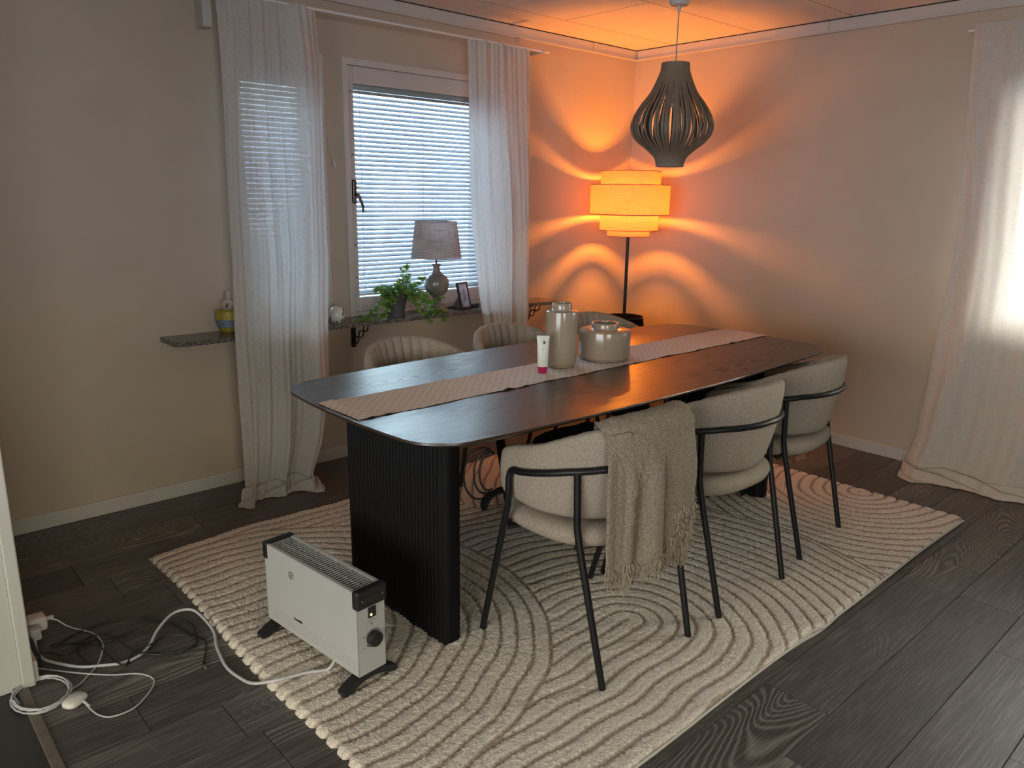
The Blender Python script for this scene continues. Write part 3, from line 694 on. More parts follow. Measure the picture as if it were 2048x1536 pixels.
# vases
v1 = MB().lathe([(.0, 0), (.052, 0), (.056, .004), (.0565, .010), (.062, .014), (.0635, .020), (.0635, .214), (.0625, .221), (.059, .224), (.041, .2265), (.0395, .229), (.039, .234), (.0395, .252), (.038, .255), (.034, .255), (.033, .250), (.033, .225), (.055, .205), (.057, .02), (0, .012)], 64)
vz = tag(v1.build('tall_vase', STONEWARE, smooth=True), 'tall beige glazed stoneware vase with a short neck on the runner', 'vase'); vz.location = (-2.237, -1.522, RT)
v2 = MB().lathe([(.0, 0), (.094, 0), (.099, .003), (.100, .007), (.106, .011), (.1085, .018), (.1085, .114), (.107, .121), (.102, .1245), (.0585, .1275), (.0565, .130), (.056, .135), (.057, .149), (.055, .1525), (.050, .152), (.049, .147), (.049, .128), (.098, .112), (.101, .02), (0, .012)], 72)
vz = tag(v2.build('wide_vase', STONEWARE, smooth=True), 'low wide beige glazed stoneware vase beside the tall one', 'vase'); vz.location = (-1.985, -1.532, RT)
# hand cream tube, standing on its cap
tt = thing('cream_tube', 'small white hand cream tube on a magenta cap in front of the tall vase', 'tube', (-2.378, -1.562, RT - .0005), R_(-42))
def ell(a, b_, z, n=28): return [(a * math.cos(2 * PI * k / n), b_ * math.sin(2 * PI * k / n), z) for k in range(n)]
G = [ell(.0195, .0155, .024), ell(.0198, .0158, .026), ell(.0215, .012, .075), ell(.0235, .0055, .125), ell(.0245, .0012, .140), ell(.0245, .0008, .144)]
bb = MB().grid(G, closed_u=True); bb.f.append(tuple(len(bb.v) - 28 + k for k in range(28))); bb.build('tube_body', mat('tube_white', (.66, .68, .62), .35), tt, smooth=True, world=False, angle=50)
G = [ell(.0001, .0001, 0), ell(.0165, .013, 0), ell(.0175, .014, .002), ell(.0182, .0148, .0235), ell(.0001, .0001, .0237)]
MB().grid(G, closed_u=True).build('cap', mat('magenta_cap', (.42, .012, .10), .25), tt, smooth=True, world=False, angle=40)
dk = mat('label_green', (.03, .045, .035), .5); gy = mat('label_grey', (.33, .34, .30), .6)
lg = MB()
def face_y(z): return -float(np.interp(z, [.026, .075, .125, .14], [.0158, .012, .0055, .0012]))
def decal(b, x0, x1, z0, z1): b.add([(x0, face_y(z0) - .0006, z0), (x1, face_y(z0) - .0006, z0), (x1, face_y(z1) - .0006, z1), (x0, face_y(z1) - .0006, z1)], [(0, 1, 2, 3)])
decal(lg, .0005, .0085, .112, .125); lg.build('logo_square', dk, tt, world=False)
lg = MB()
for x0, x1, z0, z1 in ((-.006, .010, .0965, .0972), (-.004, .008, .0935, .0940), (.001, .0035, .089, .092), (-.006, .009, .050, .0506), (-.004, .008, .0465, .0471), (-.003, .009, .043, .0436)): decal(lg, x0, x1, z0, z1)
for k in range(4): decal(lg, .002 + k * .0012, .0026 + k * .0012, .115, .122)
lg.build('printed_text', gy, tt, world=False)

# ------------------------------------------------------------------ dining chairs (local: faces +y, origin on the floor between the feet)
CY = .04          # centre of the round back in local y
def uplan(s, off=0.0, R=.272, arm=.135):
    """s in -1..1 along the U-shaped back; returns x, y, outward normal, angle-like measure"""
    tot = PI / 2 * R + arm; a = abs(s) * tot; sg = 1 if s >= 0 else -1
    if a < PI / 2 * R:
        th = a / R; x = R * math.sin(th); y = CY - R * math.cos(th); nx, ny = math.sin(th), -math.cos(th)
    else:
        e = a - PI / 2 * R; x = R - .006 * e / arm; y = CY + e; nx, ny = 1, 0; th = PI / 2 + e / R
    return sg * (x + nx * off), y + ny * off, sg * nx, ny, th
def ztop(th): return float(np.interp(math.degrees(th), [0, 20, 35, 50, 65, 80, 90, 105, 119], [.800, .795, .783, .762, .736, .708, .694, .676, .652]))
def zbot(th): return float(np.interp(math.degrees(th), [0, 45, 90, 119], [.484, .487, .497, .508]))
def make_chair():
    t = thing('dining_chair', 'x', 'chair')
    NS, NV = 181, 26; G = []
    for i in range(NS):
        s = -1 + 2 * i / (NS - 1); x, y, nx, ny, th = uplan(s)
        zt, zb = ztop(th), zbot(th); chn = abs(math.sin((s * 11.5 + .5) * PI)) ** .38
        endf = min(1, (1 - abs(s)) / .085); ef = math.sqrt(max(0.0, 1 - (1 - endf) ** 2)) if endf < 1 else 1
        T_ = .050; zc = (zt + zb) / 2; hh = (zt - zb) / 2 * (.80 + .20 * ef); ring = []
        for j in range(NV):
            a = 2 * PI * j / NV; ca, sa = math.cos(a), math.sin(a)
            ex = math.copysign(abs(ca) ** .42, ca); ez = math.copysign(abs(sa) ** .80, sa)
            hz = zc + hh * ez * (1 - (0.010 * (1 - chn) if sa > 0 else 0))
            lk = float(np.interp(math.degrees(th), [0, 35, 85, 119], [1, 1, .28, .18])); lean = (.052 * (hz - zb) / .3 - .028) * lk + .004 * (1 - lk)
            inn = ex < 0; tk = T_ / 2 * ef
            o = ex * tk - (T_ / 2) + lean
            if inn: o = -T_ / 2 - abs(ex) * tk * (.62 + .64 * chn) + lean
            bulge = .006 * math.cos((hz - zc) / max(hh, .01) * PI / 2) if not inn else 0
            ring.append((x + nx * (o + bulge), y + ny * (o + bulge), hz))
        G.append(ring)
    b = MB().grid(G, closed_u=True); n = len(b.v); b.f.append(tuple(range(NV - 1, -1, -1))); b.f.append(tuple(n - NV + k for k in range(NV)))
    b.build('backrest', BOUCLE, t, smooth=True, world=False, angle=180)
    # seat cushion
    def sring(k, z, n=56):
        P = []
        for q in range(n):
            a = 2 * PI * q / n; ca, sa = math.cos(a), math.sin(a); e = 2 / 2.7
            P.append((.256 * k * math.copysign(abs(ca) ** e, ca), .034 + .238 * k * math.copysign(abs(sa) ** e, sa), z))
        return P
    G = [sring(.02, .400), sring(.74, .400), sring(.88, .404), sring(.97, .418), sring(1.005, .438), sring(.985, .456), sring(.93, .468), sring(.82, .475), sring(.5, .480), sring(.02, .482)]
    MB().grid(G, closed_u=True).build('seat', BOUCLE, t, smooth=True, world=False, angle=180)
    MB().box(-.15, .15, -.12, .16, .386, .401, bev=.004).build('seat_plate', BLACKP, t, world=False)
    # tube frame: hoop round the back running into the front legs
    def hz(th): return float(np.interp(math.degrees(th), [0, 40, 60, 90, 119], [.668, .660, .647, .616, .596]))
    P = []
    for i in range(61):
        s = -.80 + 1.60 * i / 60; x, y, nx, ny, th = uplan(s, .015); P.append((x, y, hz(th)))
    x1, y1, z1 = P[-1]
    def leg_front(sg): return [(sg * x1, y1 + .024, z1 - .004), (sg * (x1 + .001), y1 + .034, z1 - .026), (sg * (x1 + .001), y1 + .036, z1 - .06), (sg * (x1 - .001), y1 + .042, .49), (sg * (x1 - .004), y1 + .062, .42), (sg * .266, .242, 0.001)]
    MB().tube(P, .0108, 14).build('back_hoop', BLACK, t, smooth=True, world=False)
    for sg in (-1, 1):
        lf = [(sg * x1, y1 - .001, z1)] + leg_front(sg)
        lf = spline(lf[:4], 5) + lf[4:]
        MB().tube(lf, .0108, 14).build('leg', BLACK, t, smooth=True, world=False)
        rx, ry, _, _, th = uplan(sg * .455, .015)
        MB().tube([(rx, ry, hz(th)), (rx - sg * .003, ry - .004, .48), (rx - sg * .005, ry - .012, .43), (sg * .2135, -.242, .001)], .0108, 14).build('leg', BLACK, t, smooth=True, world=False)
        MB().tube([(sg * .14, -.05, .386), (sg * .19, -.10, .392), (rx - sg * .002, ry - .014, .430)], .009, 10).build('seat_support', BLACK, t, smooth=True, world=False)
        MB().tube([(sg * .14, .10, .386), (sg * .20, .14, .392), (sg * (x1 - .005), y1 + .055, .415)], .009, 10).build('seat_support', BLACK, t, smooth=True, world=False)
    return t
chair0 = make_chair()
def dup(root):
    r = root.copy(); COL.objects.link(r)
    for ch in root.children:
        c = ch.copy(); COL.objects.link(c); c.parent = r
        for g_ in ch.children:
            d = g_.copy(); COL.objects.link(d); d.parent = c
    return r
CH = [(-2.665, -2.108, 0, 'cream upholstered dining chair with a taupe throw over its back, nearest the heater'),
      (-2.060, -2.110, 0, 'cream upholstered dining chair with black tube frame, middle of the near row'),
      (-1.452, -2.055, 5.5, 'cream upholstered dining chair with black tube frame, near row, closest to the long curtain'),
      (-2.556, -1.048, 180, 'ribbed cream dining chair behind the table, nearest the left sheer curtain'),
      (-1.972, -1.048, 180, 'ribbed cream dining chair behind the table, just left of the tall vase'),
      (-1.345, -1.048, 180, 'ribbed cream dining chair behind the table, between wide vase and floor lamp')]
used = []
for i, (x, y, rz, lab) in enumerate(CH):
    c = chair0 if i == 0 else dup(chair0)
    c.location = (x, y, RZ); c.rotation_euler = (0, 0, R_(rz)); c['label'] = lab; c['group'] = 'dining chairs around the table'; used.append(c)

# ------------------------------------------------------------------ throw over the near left chair
def throw():
    cx, cy_ = CH[0][0], CH[0][1]
    t = thing('throw_blanket', 'nubby taupe wool throw with fringes draped over the back of the nearest chair', 'blanket', (cx, cy_, .5))
    NU, NP = 90, 84; G = []
    s0, s1 = -.375, .33
    ends = []
    for i in range(NU):
        u = i / (NU - 1); s = s0 + (s1 - s0) * u; x, y, nx, ny, th = uplan(s); zt = ztop(th) + RZ
        fold = .020 * math.exp(-((u - .28) / .07) ** 2) + .010 * math.exp(-((u - .70) / .10) ** 2) - .012 * math.exp(-((u - .42) / .04) ** 2) + .012 * math.exp(-((u - .05) / .05) ** 2)
        drop = (zt - .0228 + .057) - .435 + .030 * math.exp(-((u - .18) / .16) ** 2) - .032 * sstep(.40, .46, u) + .008 * math.sin(u * 40)
        ind = .13 + .03 * math.sin(u * 5)
        row = []
        for j in range(NP):
            p = j / (NP - 1); L_ = -ind + (ind + drop) * p
            x, y, nx, ny, th = uplan(s + .125 * (1 - u) ** 2 * sstep(-.01, .14, L_))          # arc length measured from the top ridge; negative = inside
            rr = .038; lean = .020
            cen = -.025 + lean
            if L_ < -rr * 1.2: off = cen - rr - .002 - .004 * chn_i(u); z = zt - rr * .6 + (L_ + rr * 1.2)
            elif L_ < rr * 1.5:
                a = (L_ + rr * 1.2) / (rr * 2.7) * PI; off = cen - rr * math.cos(a) * 1.0; z = zt - rr * .6 + rr * .85 * math.sin(a) + .006
            else:
                z = zt - rr * .6 - (L_ - rr * 1.5); q = (L_ - rr * 1.5) / .38; off = cen + rr + .006 + .020 * sstep(0, .4, q) + fold * sstep(.02, .45, q) * 1.3
                off += .004 * math.sin(u * 9 + q * 4)
            pinch = (u - .5) * -.00 
            row.append((cx + x + nx * off, cy_ + y + ny * off, z))
        G.append(row); ends.append((row[-1], row[-2]))
    b = MB().grid(G); o = b.build('cloth', THROW, t, smooth=True, angle=180)
    sm = o.modifiers.new('thickness', 'SOLIDIFY'); sm.thickness = .007; sm.offset = 1
    tex = bpy.data.textures.new('wool', 'CLOUDS'); tex.noise_scale = .010; tex.noise_depth = 1
    ds = o.modifiers.new('nub', 'DISPLACE'); ds.texture = tex; ds.strength = .009; ds.mid_level = .5
    # second hanging corner, a narrow folded strip at the left of the fall
    G2 = []
    for i in range(22):
        u = i / 21; s = -.325 + .10 * u; x, y, nx, ny, th = uplan(s); row = []
        for j in range(50):
            q = j / 49; z = ztop(th) + RZ - .01 - q * (.40 + .05 * u); off = .041 + .008 * u + .006 * math.sin(u * 7 + 1) * sstep(0, .3, q)
            row.append((cx + x + nx * off + .012 * q, cy_ + y + ny * off, z))
        G2.append(row); 
    o2 = MB().grid(G2).build('folded_edge', THROW, t, smooth=True, angle=180)
    sm = o2.modifiers.new('thickness', 'SOLIDIFY'); sm.thickness = .006
    ds = o2.modifiers.new('nub', 'DISPLACE'); ds.texture = tex; ds.strength = .005; ds.mid_level = .5
    G3 = []
    for i in range(40):
        u = i / 39; row = []
        for j in range(44):
            q = j / 43; x, y, nx, ny, th = uplan(-.06 + .385 * u); zt = ztop(th) + RZ; z = zt - .04 - q * (zt - .04 - .392 - .012 * math.sin(u * 8))
            off = .036 + .012 * sstep(0, .5, q) + .010 * math.sin(u * 10 + 2) * q; row.append((cx + x + nx * off, cy_ + y + ny * off, z))
        G3.append(row)
    o3 = MB().grid(G3).build('under_layer', THROW, t, smooth=True, angle=180)
    sm = o3.modifiers.new('thickness', 'SOLIDIFY'); sm.thickness = .005
    ds = o3.modifiers.new('nub', 'DISPLACE'); ds.texture = tex; ds.strength = .005; ds.mid_level = .5
    f = MB(); r = random.Random(5)
    def strands(P, D, n, ln):
        for _ in range(n):
            k = r.random() * (len(P) - 1); i = int(k); p = Vector(P[i]).lerp(Vector(P[i + 1]), k - i); l = ln * r.uniform(.6, 1.15)
            a = Vector((r.uniform(-.25, .25), r.uniform(-.25, .12), -1)).normalized(); c = Vector((r.uniform(-1, 1), r.uniform(-1, .3), 0)) * .012
            f.tube([p + Vector((0, 0, .004)), p + a * l * .35 + c, p + a * l * .7 - c * .5, p + a * l + c * r.uniform(-1, 1)], [.0019, .0019, .0016, .0010], 5, caps=False)
    strands([e[0] for e in ends], None, 260, .060)
    mid = [tuple(G[i][int(NP * .86)]) for i in range(int(NU * .45), NU)]; mid = [(p[0], p[1] - .008, p[2]) for p in mid]; strands(mid, None, 90, .045)
    strands([r_[-1] for r_ in G2], None, 60, .055); strands([r_[-1] for r_ in G3], None, 150, .055)
    fo = f.build('fringe', mat('taupe_yarn', (.33, .275, .21), .95), t, smooth=True); fo['kind'] = 'stuff'
def chn_i(u): return math.sin(u * 20)
throw()

# black bag with a cable and strap on the seat of the nearest chair
bx, by = CH[0][0], CH[0][1]
bgt = thing('laptop_bag', 'black soft bag lying on the seat of the nearest chair', 'bag', (bx, by, .50))
NB = 40; G = []
for k, (sc, z) in enumerate([(.05, .500), (.85, .500), (.97, .508), (1, .54), (.99, .64), (.94, .677), (.7, .689), (.05, .693)]):
    row = []
    for q in range(NB):
        a = 2 * PI * q / NB; ca, sa = math.cos(a), math.sin(a); e = .45
        x = .185 * sc * math.copysign(abs(ca) ** e, ca); y = .155 * sc * math.copysign(abs(sa) ** e, sa)
        zz = z - max(0, -(x + .10)) * .25 * max(0, (z - .50) / .15) + .003 * math.sin(q * 2.1 + k)
        row.append((bx + .015 + x, by + .035 + y, zz))
    G.append(row)
CLOTHB = mat('black_cloth', (.006, .006, .007), .9, bump=.3, bscale=300, spec=.1)
MB().grid(G, closed_u=True).build('bag_body', CLOTHB, bgt, smooth=True, angle=60)
P = [(bx - .10, by + .10, .512), (bx - .17, by + .17, .515), (bx - .215, by + .21, .508), (bx - .245, by + .235, .488), (bx - .258, by + .245, .462), (bx - .262, by + .248, .440)]
b = MB(); G = []; SP = spline(P, 5)
for k, p in enumerate(SP):
    w = (.012 + .016 * k / len(SP)) * (1 if k < len(SP) - 3 else (.85, .6, .25)[k - len(SP) + 3]); th_ = .008
    G.append([(p.x + w * .55 * math.cos(a), p.y + w * math.cos(a), p.z + th_ * math.sin(a)) if k < 12 else (p.x + w * .35 * math.cos(a) - th_ * math.sin(a), p.y + w * math.cos(a), p.z + th_ * .4 * math.sin(a)) for a in np.linspace(0, 2 * PI, 13)[:-1]])
b.grid(G, closed_u=True)
b.v = [(x, y, .5 * (z + .5 - .03) if False else z) for x, y, z in b.v]; b.build('strap', CLOTHB, bgt, smooth=True)
b = MB()
for ox, rr, rz in ((-.03, .088, .088), (-.005, .062, .074), (.012, .050, .066)):
    b.tube([(bx - .215 + ox * .8 + rr * .70 * math.cos(a), by + .285 + rr * -.55 * math.cos(a) * .3, .548 + rz * math.sin(a)) for a in np.linspace(R_(60), R_(290), 30)], .0034, 8)
tag(b.build('cable_coil', BLACKP, smooth=True), 'stiff black cable loops sticking out in front of the nearest chair', 'cable')

# ------------------------------------------------------------------ convector heater
ht = thing('convector_heater', 'white convector heater with black end caps and feet standing on the rug corner', 'heater', (-3.396, -1.647, RZ), R_(6.0))
# local frame: x across depth (negative = face towards the left), y along the length
def HB(): return MB()
hw, hl = .050, .242; z0, z1 = .046, .312
b = HB(); th = .004
b.box(-hw, -hw + th, -hl, hl, z0, z1, bev=.0015).box(hw - th, hw, -hl, hl, z0, z1, bev=.0015)
b.box(-hw, hw, -hl, -hl + th, z0, z1, bev=.0015).box(-hw, hw, hl - th, hl, z0, z1, bev=.0015)
b.box(-hw, -hw + .012, -hl, hl, z1 - .004, z1 + .001, bev=.001).box(hw - .012, hw, -hl, hl, z1 - .004, z1 + .001, bev=.001)
for k in range(3): b.box(-hw - .0012, -hw, -hl + .02, hl - .02, z0 + .018 + k * .012, z0 + .024 + k * .012)
b.build('casing', HEATW, ht, world=False)
b = HB(); n = 36
for k in range(n + 1):
    y = -hl + .026 + (2 * hl - .052) * k / n; b.box(-hw + .010, hw - .010, y - .0019, y + .0019, z1 - .0018, z1)
b.box(-.0015, .0015, -hl + .02, hl - .02, z1 - .010, z1 - .006)
b.build('grille', HEATW, ht, world=False)
MB().box(-hw + .008, hw - .008, -hl + .01, hl - .01, z1 - .045, z1 - .035).build('slot_shade_plate', BLACKP, ht, world=False)  # black plate under the grille, its colour gives the slots their shade
for sg in (-1, 1):
    c = HB(); c.box(-hw - .003, hw + .003, sg * (hl + .008), sg * (hl - .020), z1 - .052, z1 + .006, bev=.006); 
    o = c.build('end_cap', BLACKP, ht, world=False)
    if sg < 0:
        MB().box(-.028, .028, sg * (hl + .0095), sg * (hl + .005), z1 - .034, z1 - .018, bev=.002).build('handle_recess', GRAP, o, world=False)
        for x in (-.036, .036): MB().tube([(x, sg * (hl + .0092), z1 - .024), (x, sg * (hl + .004), z1 - .024)], .0028, 10).build('screw', STEEL, o, world=False)
    # arched foot
    f = HB(); G = []
    for k in range(21):
        u = -1 + 2 * k / 20; x = u * .098; top = .050 - .036 * abs(u) ** 1.6; bot = .018 * math.cos(u * PI / 2) ** .6 if abs(u) < .999 else 0; bot = max(0, .024 * (1 - (abs(u) / .82) ** 2)) if abs(u) < .82 else 0
        y0_, y1_ = sg * (hl - .006), sg * (hl - .040); G.append([(x, y0_, bot), (x, y1_, bot), (x, y1_, top), (x, y0_, top)])
    f.grid(G, closed_u=True); n = len(f.v); f.f.append((3, 2, 1, 0)); f.f.append((n - 4, n - 3, n - 2, n - 1)); f.build('foot', BLACKP, ht, world=False)
ye = -hl - .0005
MB().box(-.012, .016, ye - .0025, ye, .222, .256, bev=.002).build('rocker_switch', BLACKP, ht, world=False)
MB().tube([(-.002, ye - .0036, .232), (-.002, ye - .002, .232)], .003, 12).build('indicator_light', mat('indicator', (1, .3, .12), .4, emit=((1, .35, .15), 14)), ht, world=False)
b = MB().tube([(.004, ye - .020, .155), (.004, ye - .018, .155), (.004, ye, .155)], [.0195, .0225, .0235], 32); b.build('thermostat_knob', BLACKP, ht, smooth=True, world=False)
b = MB(); b.tube([(.004 + .0285 * math.cos(a), ye - .0004, .155 + .0285 * math.sin(a)) for a in np.linspace(R_(-150), R_(150), 40)][6:] if False else [(.004 + .0275 * math.cos(a), ye - .0004, .155 + .0275 * math.sin(a)) for a in np.linspace(R_(35), R_(165), 20)], .0008, 5)
b.tube([(.004 + .0275 * math.cos(a), ye - .0004, .155 + .0275 * math.sin(a)) for a in np.linspace(R_(215), R_(280), 12)], .0016, 5)
for x, z, w in ((-.030, .168, .005), (-.028, .132, .005), (-.010, .209, .004), (-.004, .212, .006), (.004, .214, .007), (.012, .211, .004), (0, .203, .008), (.001, .199, .006)): b.box(x - w / 2, x + w / 2, ye - .0006, ye, z, z + .0013)
b.build('scale_print', mat('print_dark', (.05, .05, .05), .6), ht, world=False)
b = MB(); xf = -hw - .0007
b.tube([(xf, .090 - .0 + .011 * math.cos(a), .252 + .011 * math.sin(a)) for a in np.linspace(0, 2 * PI, 33)], .0011, 6)
b.tube([(xf, .086, .257), (xf, .089, .249), (xf, .093, .256)], .0006, 5); b.tube([(xf, .093, .247), (xf, .091, .254)], .0006, 5)
b.build('round_symbol', BLACKP, ht, world=False); b = MB()
yy = .085
for w, hgt in ((.0055, .008), (.002, .003), (.005, .006), (.005, .006), (.0042, .006), (.0025, .009), (.0042, .006), (.005, .008)):
    b.box(xf - .0003, xf + .0004, yy - w, yy, .103, .103 + hgt); yy -= w + .0013
b.build('maker_mark', BLACKP, ht, world=False)

# cables and chargers on the floor
def cable(name, P, r, m, lab, k=6):
    return tag(MB().tube(spline(P, k), r, 8).build(name, m, smooth=True), lab, 'cable')
hc = [(-4.066, -1.00, .035), (-4.072, -1.045, .015), (-4.065, -1.084, .005), (-4.042, -1.135, .005), (-3.99, -1.208, .005), (-3.936, -1.245, .005), (-3.886, -1.271, .005), (-3.833, -1.264, .006), (-3.791, -1.227, .008), (-3.752, -1.177, .018), (-3.70, -1.135, .030), (-3.66, -1.125, .034), (-3.622, -1.145, .030), (-3.608, -1.209, .018), (-3.609, -1.289, .008), (-3.632, -1.366, .006), (-3.645, -1.43, .006), (-3.655, -1.504, .006), (-3.648, -1.576, .006), (-3.63, -1.64, .010), (-3.58, -1.695, .027), (-3.544, -1.705, .027), (-3.488, -1.722, .027), (-3.44, -1.745, .027), (-3.425, -1.76, .060)]
o = cable('heater_cord', hc, .0047, CABLEW, 'thick white power cord running from the heater to the black socket strip')
MB().box(-4.078, -4.045, -1.00, -.965, .022, .062, bev=.007).build('plug', CABLEW, o)
coil = []
for k in range(64):
    a = -k / 63 * 21.66 - .33; e = 1 + .07 * math.sin(k * .37); coil.append((-4.112 + .072 * e * math.cos(a) + .004 * math.sin(k * .21), -1.287 + .088 * e * math.sin(a), .0085 + .004 * (k // 20) + .001 * math.sin(k)))
chg = [(-4.010, -.905, .042), (-3.985, -.915, .030), (-3.965, -.93, .010), (-3.945, -.961, .004), (-3.909, -1.028, .004), (-3.90, -1.098, .004), (-3.913, -1.162, .009), (-3.947, -1.231, .004), (-3.985, -1.272, .004), (-4.012, -1.30, .004), (-4.045, -1.316, .005)]
pk = [(-4.165, -1.30, .010), (-4.17, -1.231, .010), (-4.153, -1.167, .009), (-4.127, -1.125, .009), (-4.1, -1.122, .006), (-4.051, -1.178, .004), (-3.989, -1.262, .009), (-3.927, -1.315, .004), (-3.869, -1.357, .004), (-3.843, -1.405, .004), (-3.851, -1.446, .004), (-3.889, -1.491, .004), (-3.932, -1.521, .004), (-3.983, -1.519, .004), (-4.008, -1.491, .004), (-4.020, -1.45, .006), (-4.026, -1.41, .010)]
o = tag(MB().tube(spline(chg, 6) + coil + spline(pk, 6), .0023, 8).build('charging_cable', CABLEW, smooth=True), 'thin white charging cable coiled on the floor by the doorway threshold', 'cable')
MB().box(-4.017, -3.992, -.909, -.899, .036, .048, bev=.002).build('connector', CABLEW, o)
MB().tube([(-4.027, -1.405, .011), (-4.020, -1.436, .009)], [.0045, .003], 10).build('connector', CABLEW, o)
ch = tag(MB().box(-4.072, -4.016, -.945, -.885, .020, .068, bev=.010).build('charger_block', mat('charger_white', (.74, .72, .70), .3), smooth=True, angle=60), 'square white charger block plugged in beside the door casing', 'charger')
pkt = MB(); G = []
for k, (s_, z) in enumerate([(.05, .0), (.8, .001), (1, .006), (1.04, .011), (1, .017), (.82, .0215), (.05, .022)]):
    G.append([(-4.045 + (.033 * s_ * math.copysign(abs(math.cos(a)) ** .7, math.cos(a))) * math.cos(.6) - (.024 * s_ * math.copysign(abs(math.sin(a)) ** .7, math.sin(a))) * math.sin(.6), -1.385 + (.033 * s_ * math.copysign(abs(math.cos(a)) ** .7, math.cos(a))) * math.sin(.6) + (.024 * s_ * math.copysign(abs(math.sin(a)) ** .7, math.sin(a))) * math.cos(.6), z) for a in np.linspace(0, 2 * PI, 33)[:-1]])
tag(pkt.grid(G, closed_u=True).build('earphone_case', mat('case_white', (.76, .74, .68), .25, coat=.5), smooth=True, angle=60), 'small glossy white earphone case lying at the end of the charging cable', 'earphone case')
ps = tag(MB().box(-4.106, -4.074, -1.13, -.86, .003, .045, bev=.006).build('socket_strip', BLACKP), 'black socket strip standing against the wall behind the door casing', 'socket strip')
MB().box(-4.0745, -4.0725, -.94, -.90, .02, .05).build('socket', GRAP, ps)
blk1 = [(-3.694, -1.427, .004), (-3.648, -1.322, .004), (-3.659, -1.271, .004), (-3.687, -1.159, .004), (-3.711, -1.102, .004), (-3.76, -1.031, .004), (-3.829, -.99, .004), (-3.896, -.987, .004), (-3.947, -.995, .004), (-3.998, -1.019, .004), (-4.030, -1.022, .005), (-3.99, -1.042, .004), (-3.923, -1.092, .004), (-3.879, -1.113, .004), (-3.81, -1.105, .004), (-3.726, -1.116, .010), (-3.67, -1.132, .004), (-3.643, -1.179, .004), (-3.649, -1.235, .004), (-3.677, -1.314, .004), (-3.718, -1.327, .004), (-3.771, -1.305, .004), (-3.825, -1.266, .011), (-3.858, -1.268, .004), (-3.884, -1.292, .004)]
o = cable('black_cable', blk1, .0026, BLACKP, 'tangled thin black cord with a metal tip on the floor, outer loops')
MB().tube([(-3.694, -1.425, .005), (-3.702, -1.452, .006)], .0045, 10).build('plug', BLACKP, o); MB().tube([(-3.702, -1.452, .006), (-3.706, -1.468, .006)], .0032, 10).build('plug_tip', STEEL, o)
blk2 = [(-4.075, -1.058, .012), (-4.043, -1.073, .009), (-4.008, -1.123, .009), (-3.967, -1.104, .010), (-3.915, -1.086, .010), (-3.914, -1.133, .010), (-3.908, -1.218, .010), (-3.888, -1.296, .009), (-3.86, -1.262, .010), (-3.837, -1.245, .014), (-3.787, -1.231, .010), (-3.74, -1.213, .010), (-3.697, -1.241, .010), (-3.667, -1.302, .009), (-3.711, -1.335, .010), (-3.774, -1.315, .010), (-3.813, -1.281, .010), (-3.844, -1.222, .010), (-3.857, -1.154, .010), (-3.872, -1.09, .009), (-3.913, -1.055, .009), (-3.956, -1.085, .014), (-3.976, -1.131, .009), (-3.964, -1.219, .009)]
cable('black_cable', blk2, .0024, BLACKP, 'second thin black cord on the floor, coming out of the socket strip')

# ------------------------------------------------------------------ floor lamp with four stacked drum shades
LX, LY = -.385, -.322
fl = thing('floor_lamp', 'tall floor lamp with a tiered drum shade glowing orange in the corner', 'floor lamp', (LX, LY, 0))
MB().lathe([(0, 0), (.125, 0), (.13, .004), (.13, .012), (.125, .016), (.012, .018), (0, .018)], 48, (LX, LY, 0)).build('base', BLACK, fl, smooth=True)
MB().tube([(LX, LY, .016), (LX, LY, 1.31)], .0105, 16).build('pole', BLACK, fl, smooth=True)
MB().lathe([(.012, 1.29), (.018, 1.295), (.018, 1.335), (.014, 1.345)], 24, (LX, LY, 0)).build('socket', WHITEGLOSS, fl, smooth=True)
for a in (0, 120, 240):
    for r_, z in ((.19, 1.50), (.134, 1.20)):
        MB().tube([(LX + .015 * math.cos(R_(a)), LY + .015 * math.sin(R_(a)), z if z > 1.4 else 1.21), (LX + r_ * math.cos(R_(a)), LY + r_ * math.sin(R_(a)), z)], .0015, 6).build('shade_strut', WHITEGLOSS, fl)
    for r0, r1, z in ((.192, .2555, 1.495), (.188, .2555, 1.325), (.137, .188, 1.22)):
        MB().tube([(LX + r0 * math.cos(R_(a)), LY + r0 * math.sin(R_(a)), z), (LX + r1 * math.cos(R_(a)), LY + r1 * math.sin(R_(a)), z)], .0012, 6).build('shade_strut', WHITEGLOSS, fl)
def drum(name, r, za, zb, m, parent, c, n=96, r2=None):
    r2 = r2 or r; G = []; UV = []
    for z, rr in ((za, r), (zb, r2)):
        G.append([(c[0] + rr * math.cos(2 * PI * k / n), c[1] + rr * math.sin(2 * PI * k / n), z) for k in range(n + 1)]); UV += [(k / n * 6.28 * r, z) for k in range(n + 1)]
    o = MB().grid(G).build(name, m, parent, smooth=True, uvs=UV, angle=180)
    b = MB()
    for z, rr in ((za, r), (zb, r2)): b.lathe([(rr - .0012, -.0022), (rr + .0012, -.0022), (rr + .0012, .0022), (rr - .0012, .0022)], n, (c[0], c[1], z), close=True)
    b.build('shade_rim', m, o, smooth=False, uvs=[(0, 0)] * len(b.v)); return o
for r_, za, zb in ((.193, 1.490, 1.590), (.2565, 1.318, 1.504), (.190, 1.216, 1.313), (.139, 1.178, 1.224)): drum('lamp_shade', r_, za, zb, SHADEM, fl, (LX, LY))
bm_ = bpy.data.materials.new('bulb_glow'); t_, b_, o_ = nodes(bm_); b_.inputs['Base Color'].default_value = (1, .6, .3, 1); b_.inputs['Emission Color'].default_value = (1, .45, .13, 1); b_.inputs['Emission Strength'].default_value = 12
bulb = MB().lathe([(0, -.028), (.014, -.024), (.022, -.010), (.0235, .004), (.018, .018), (.008, .027), (0, .029)], 20, (LX, LY, 1.375)).build('bulb', bm_, fl, smooth=True)
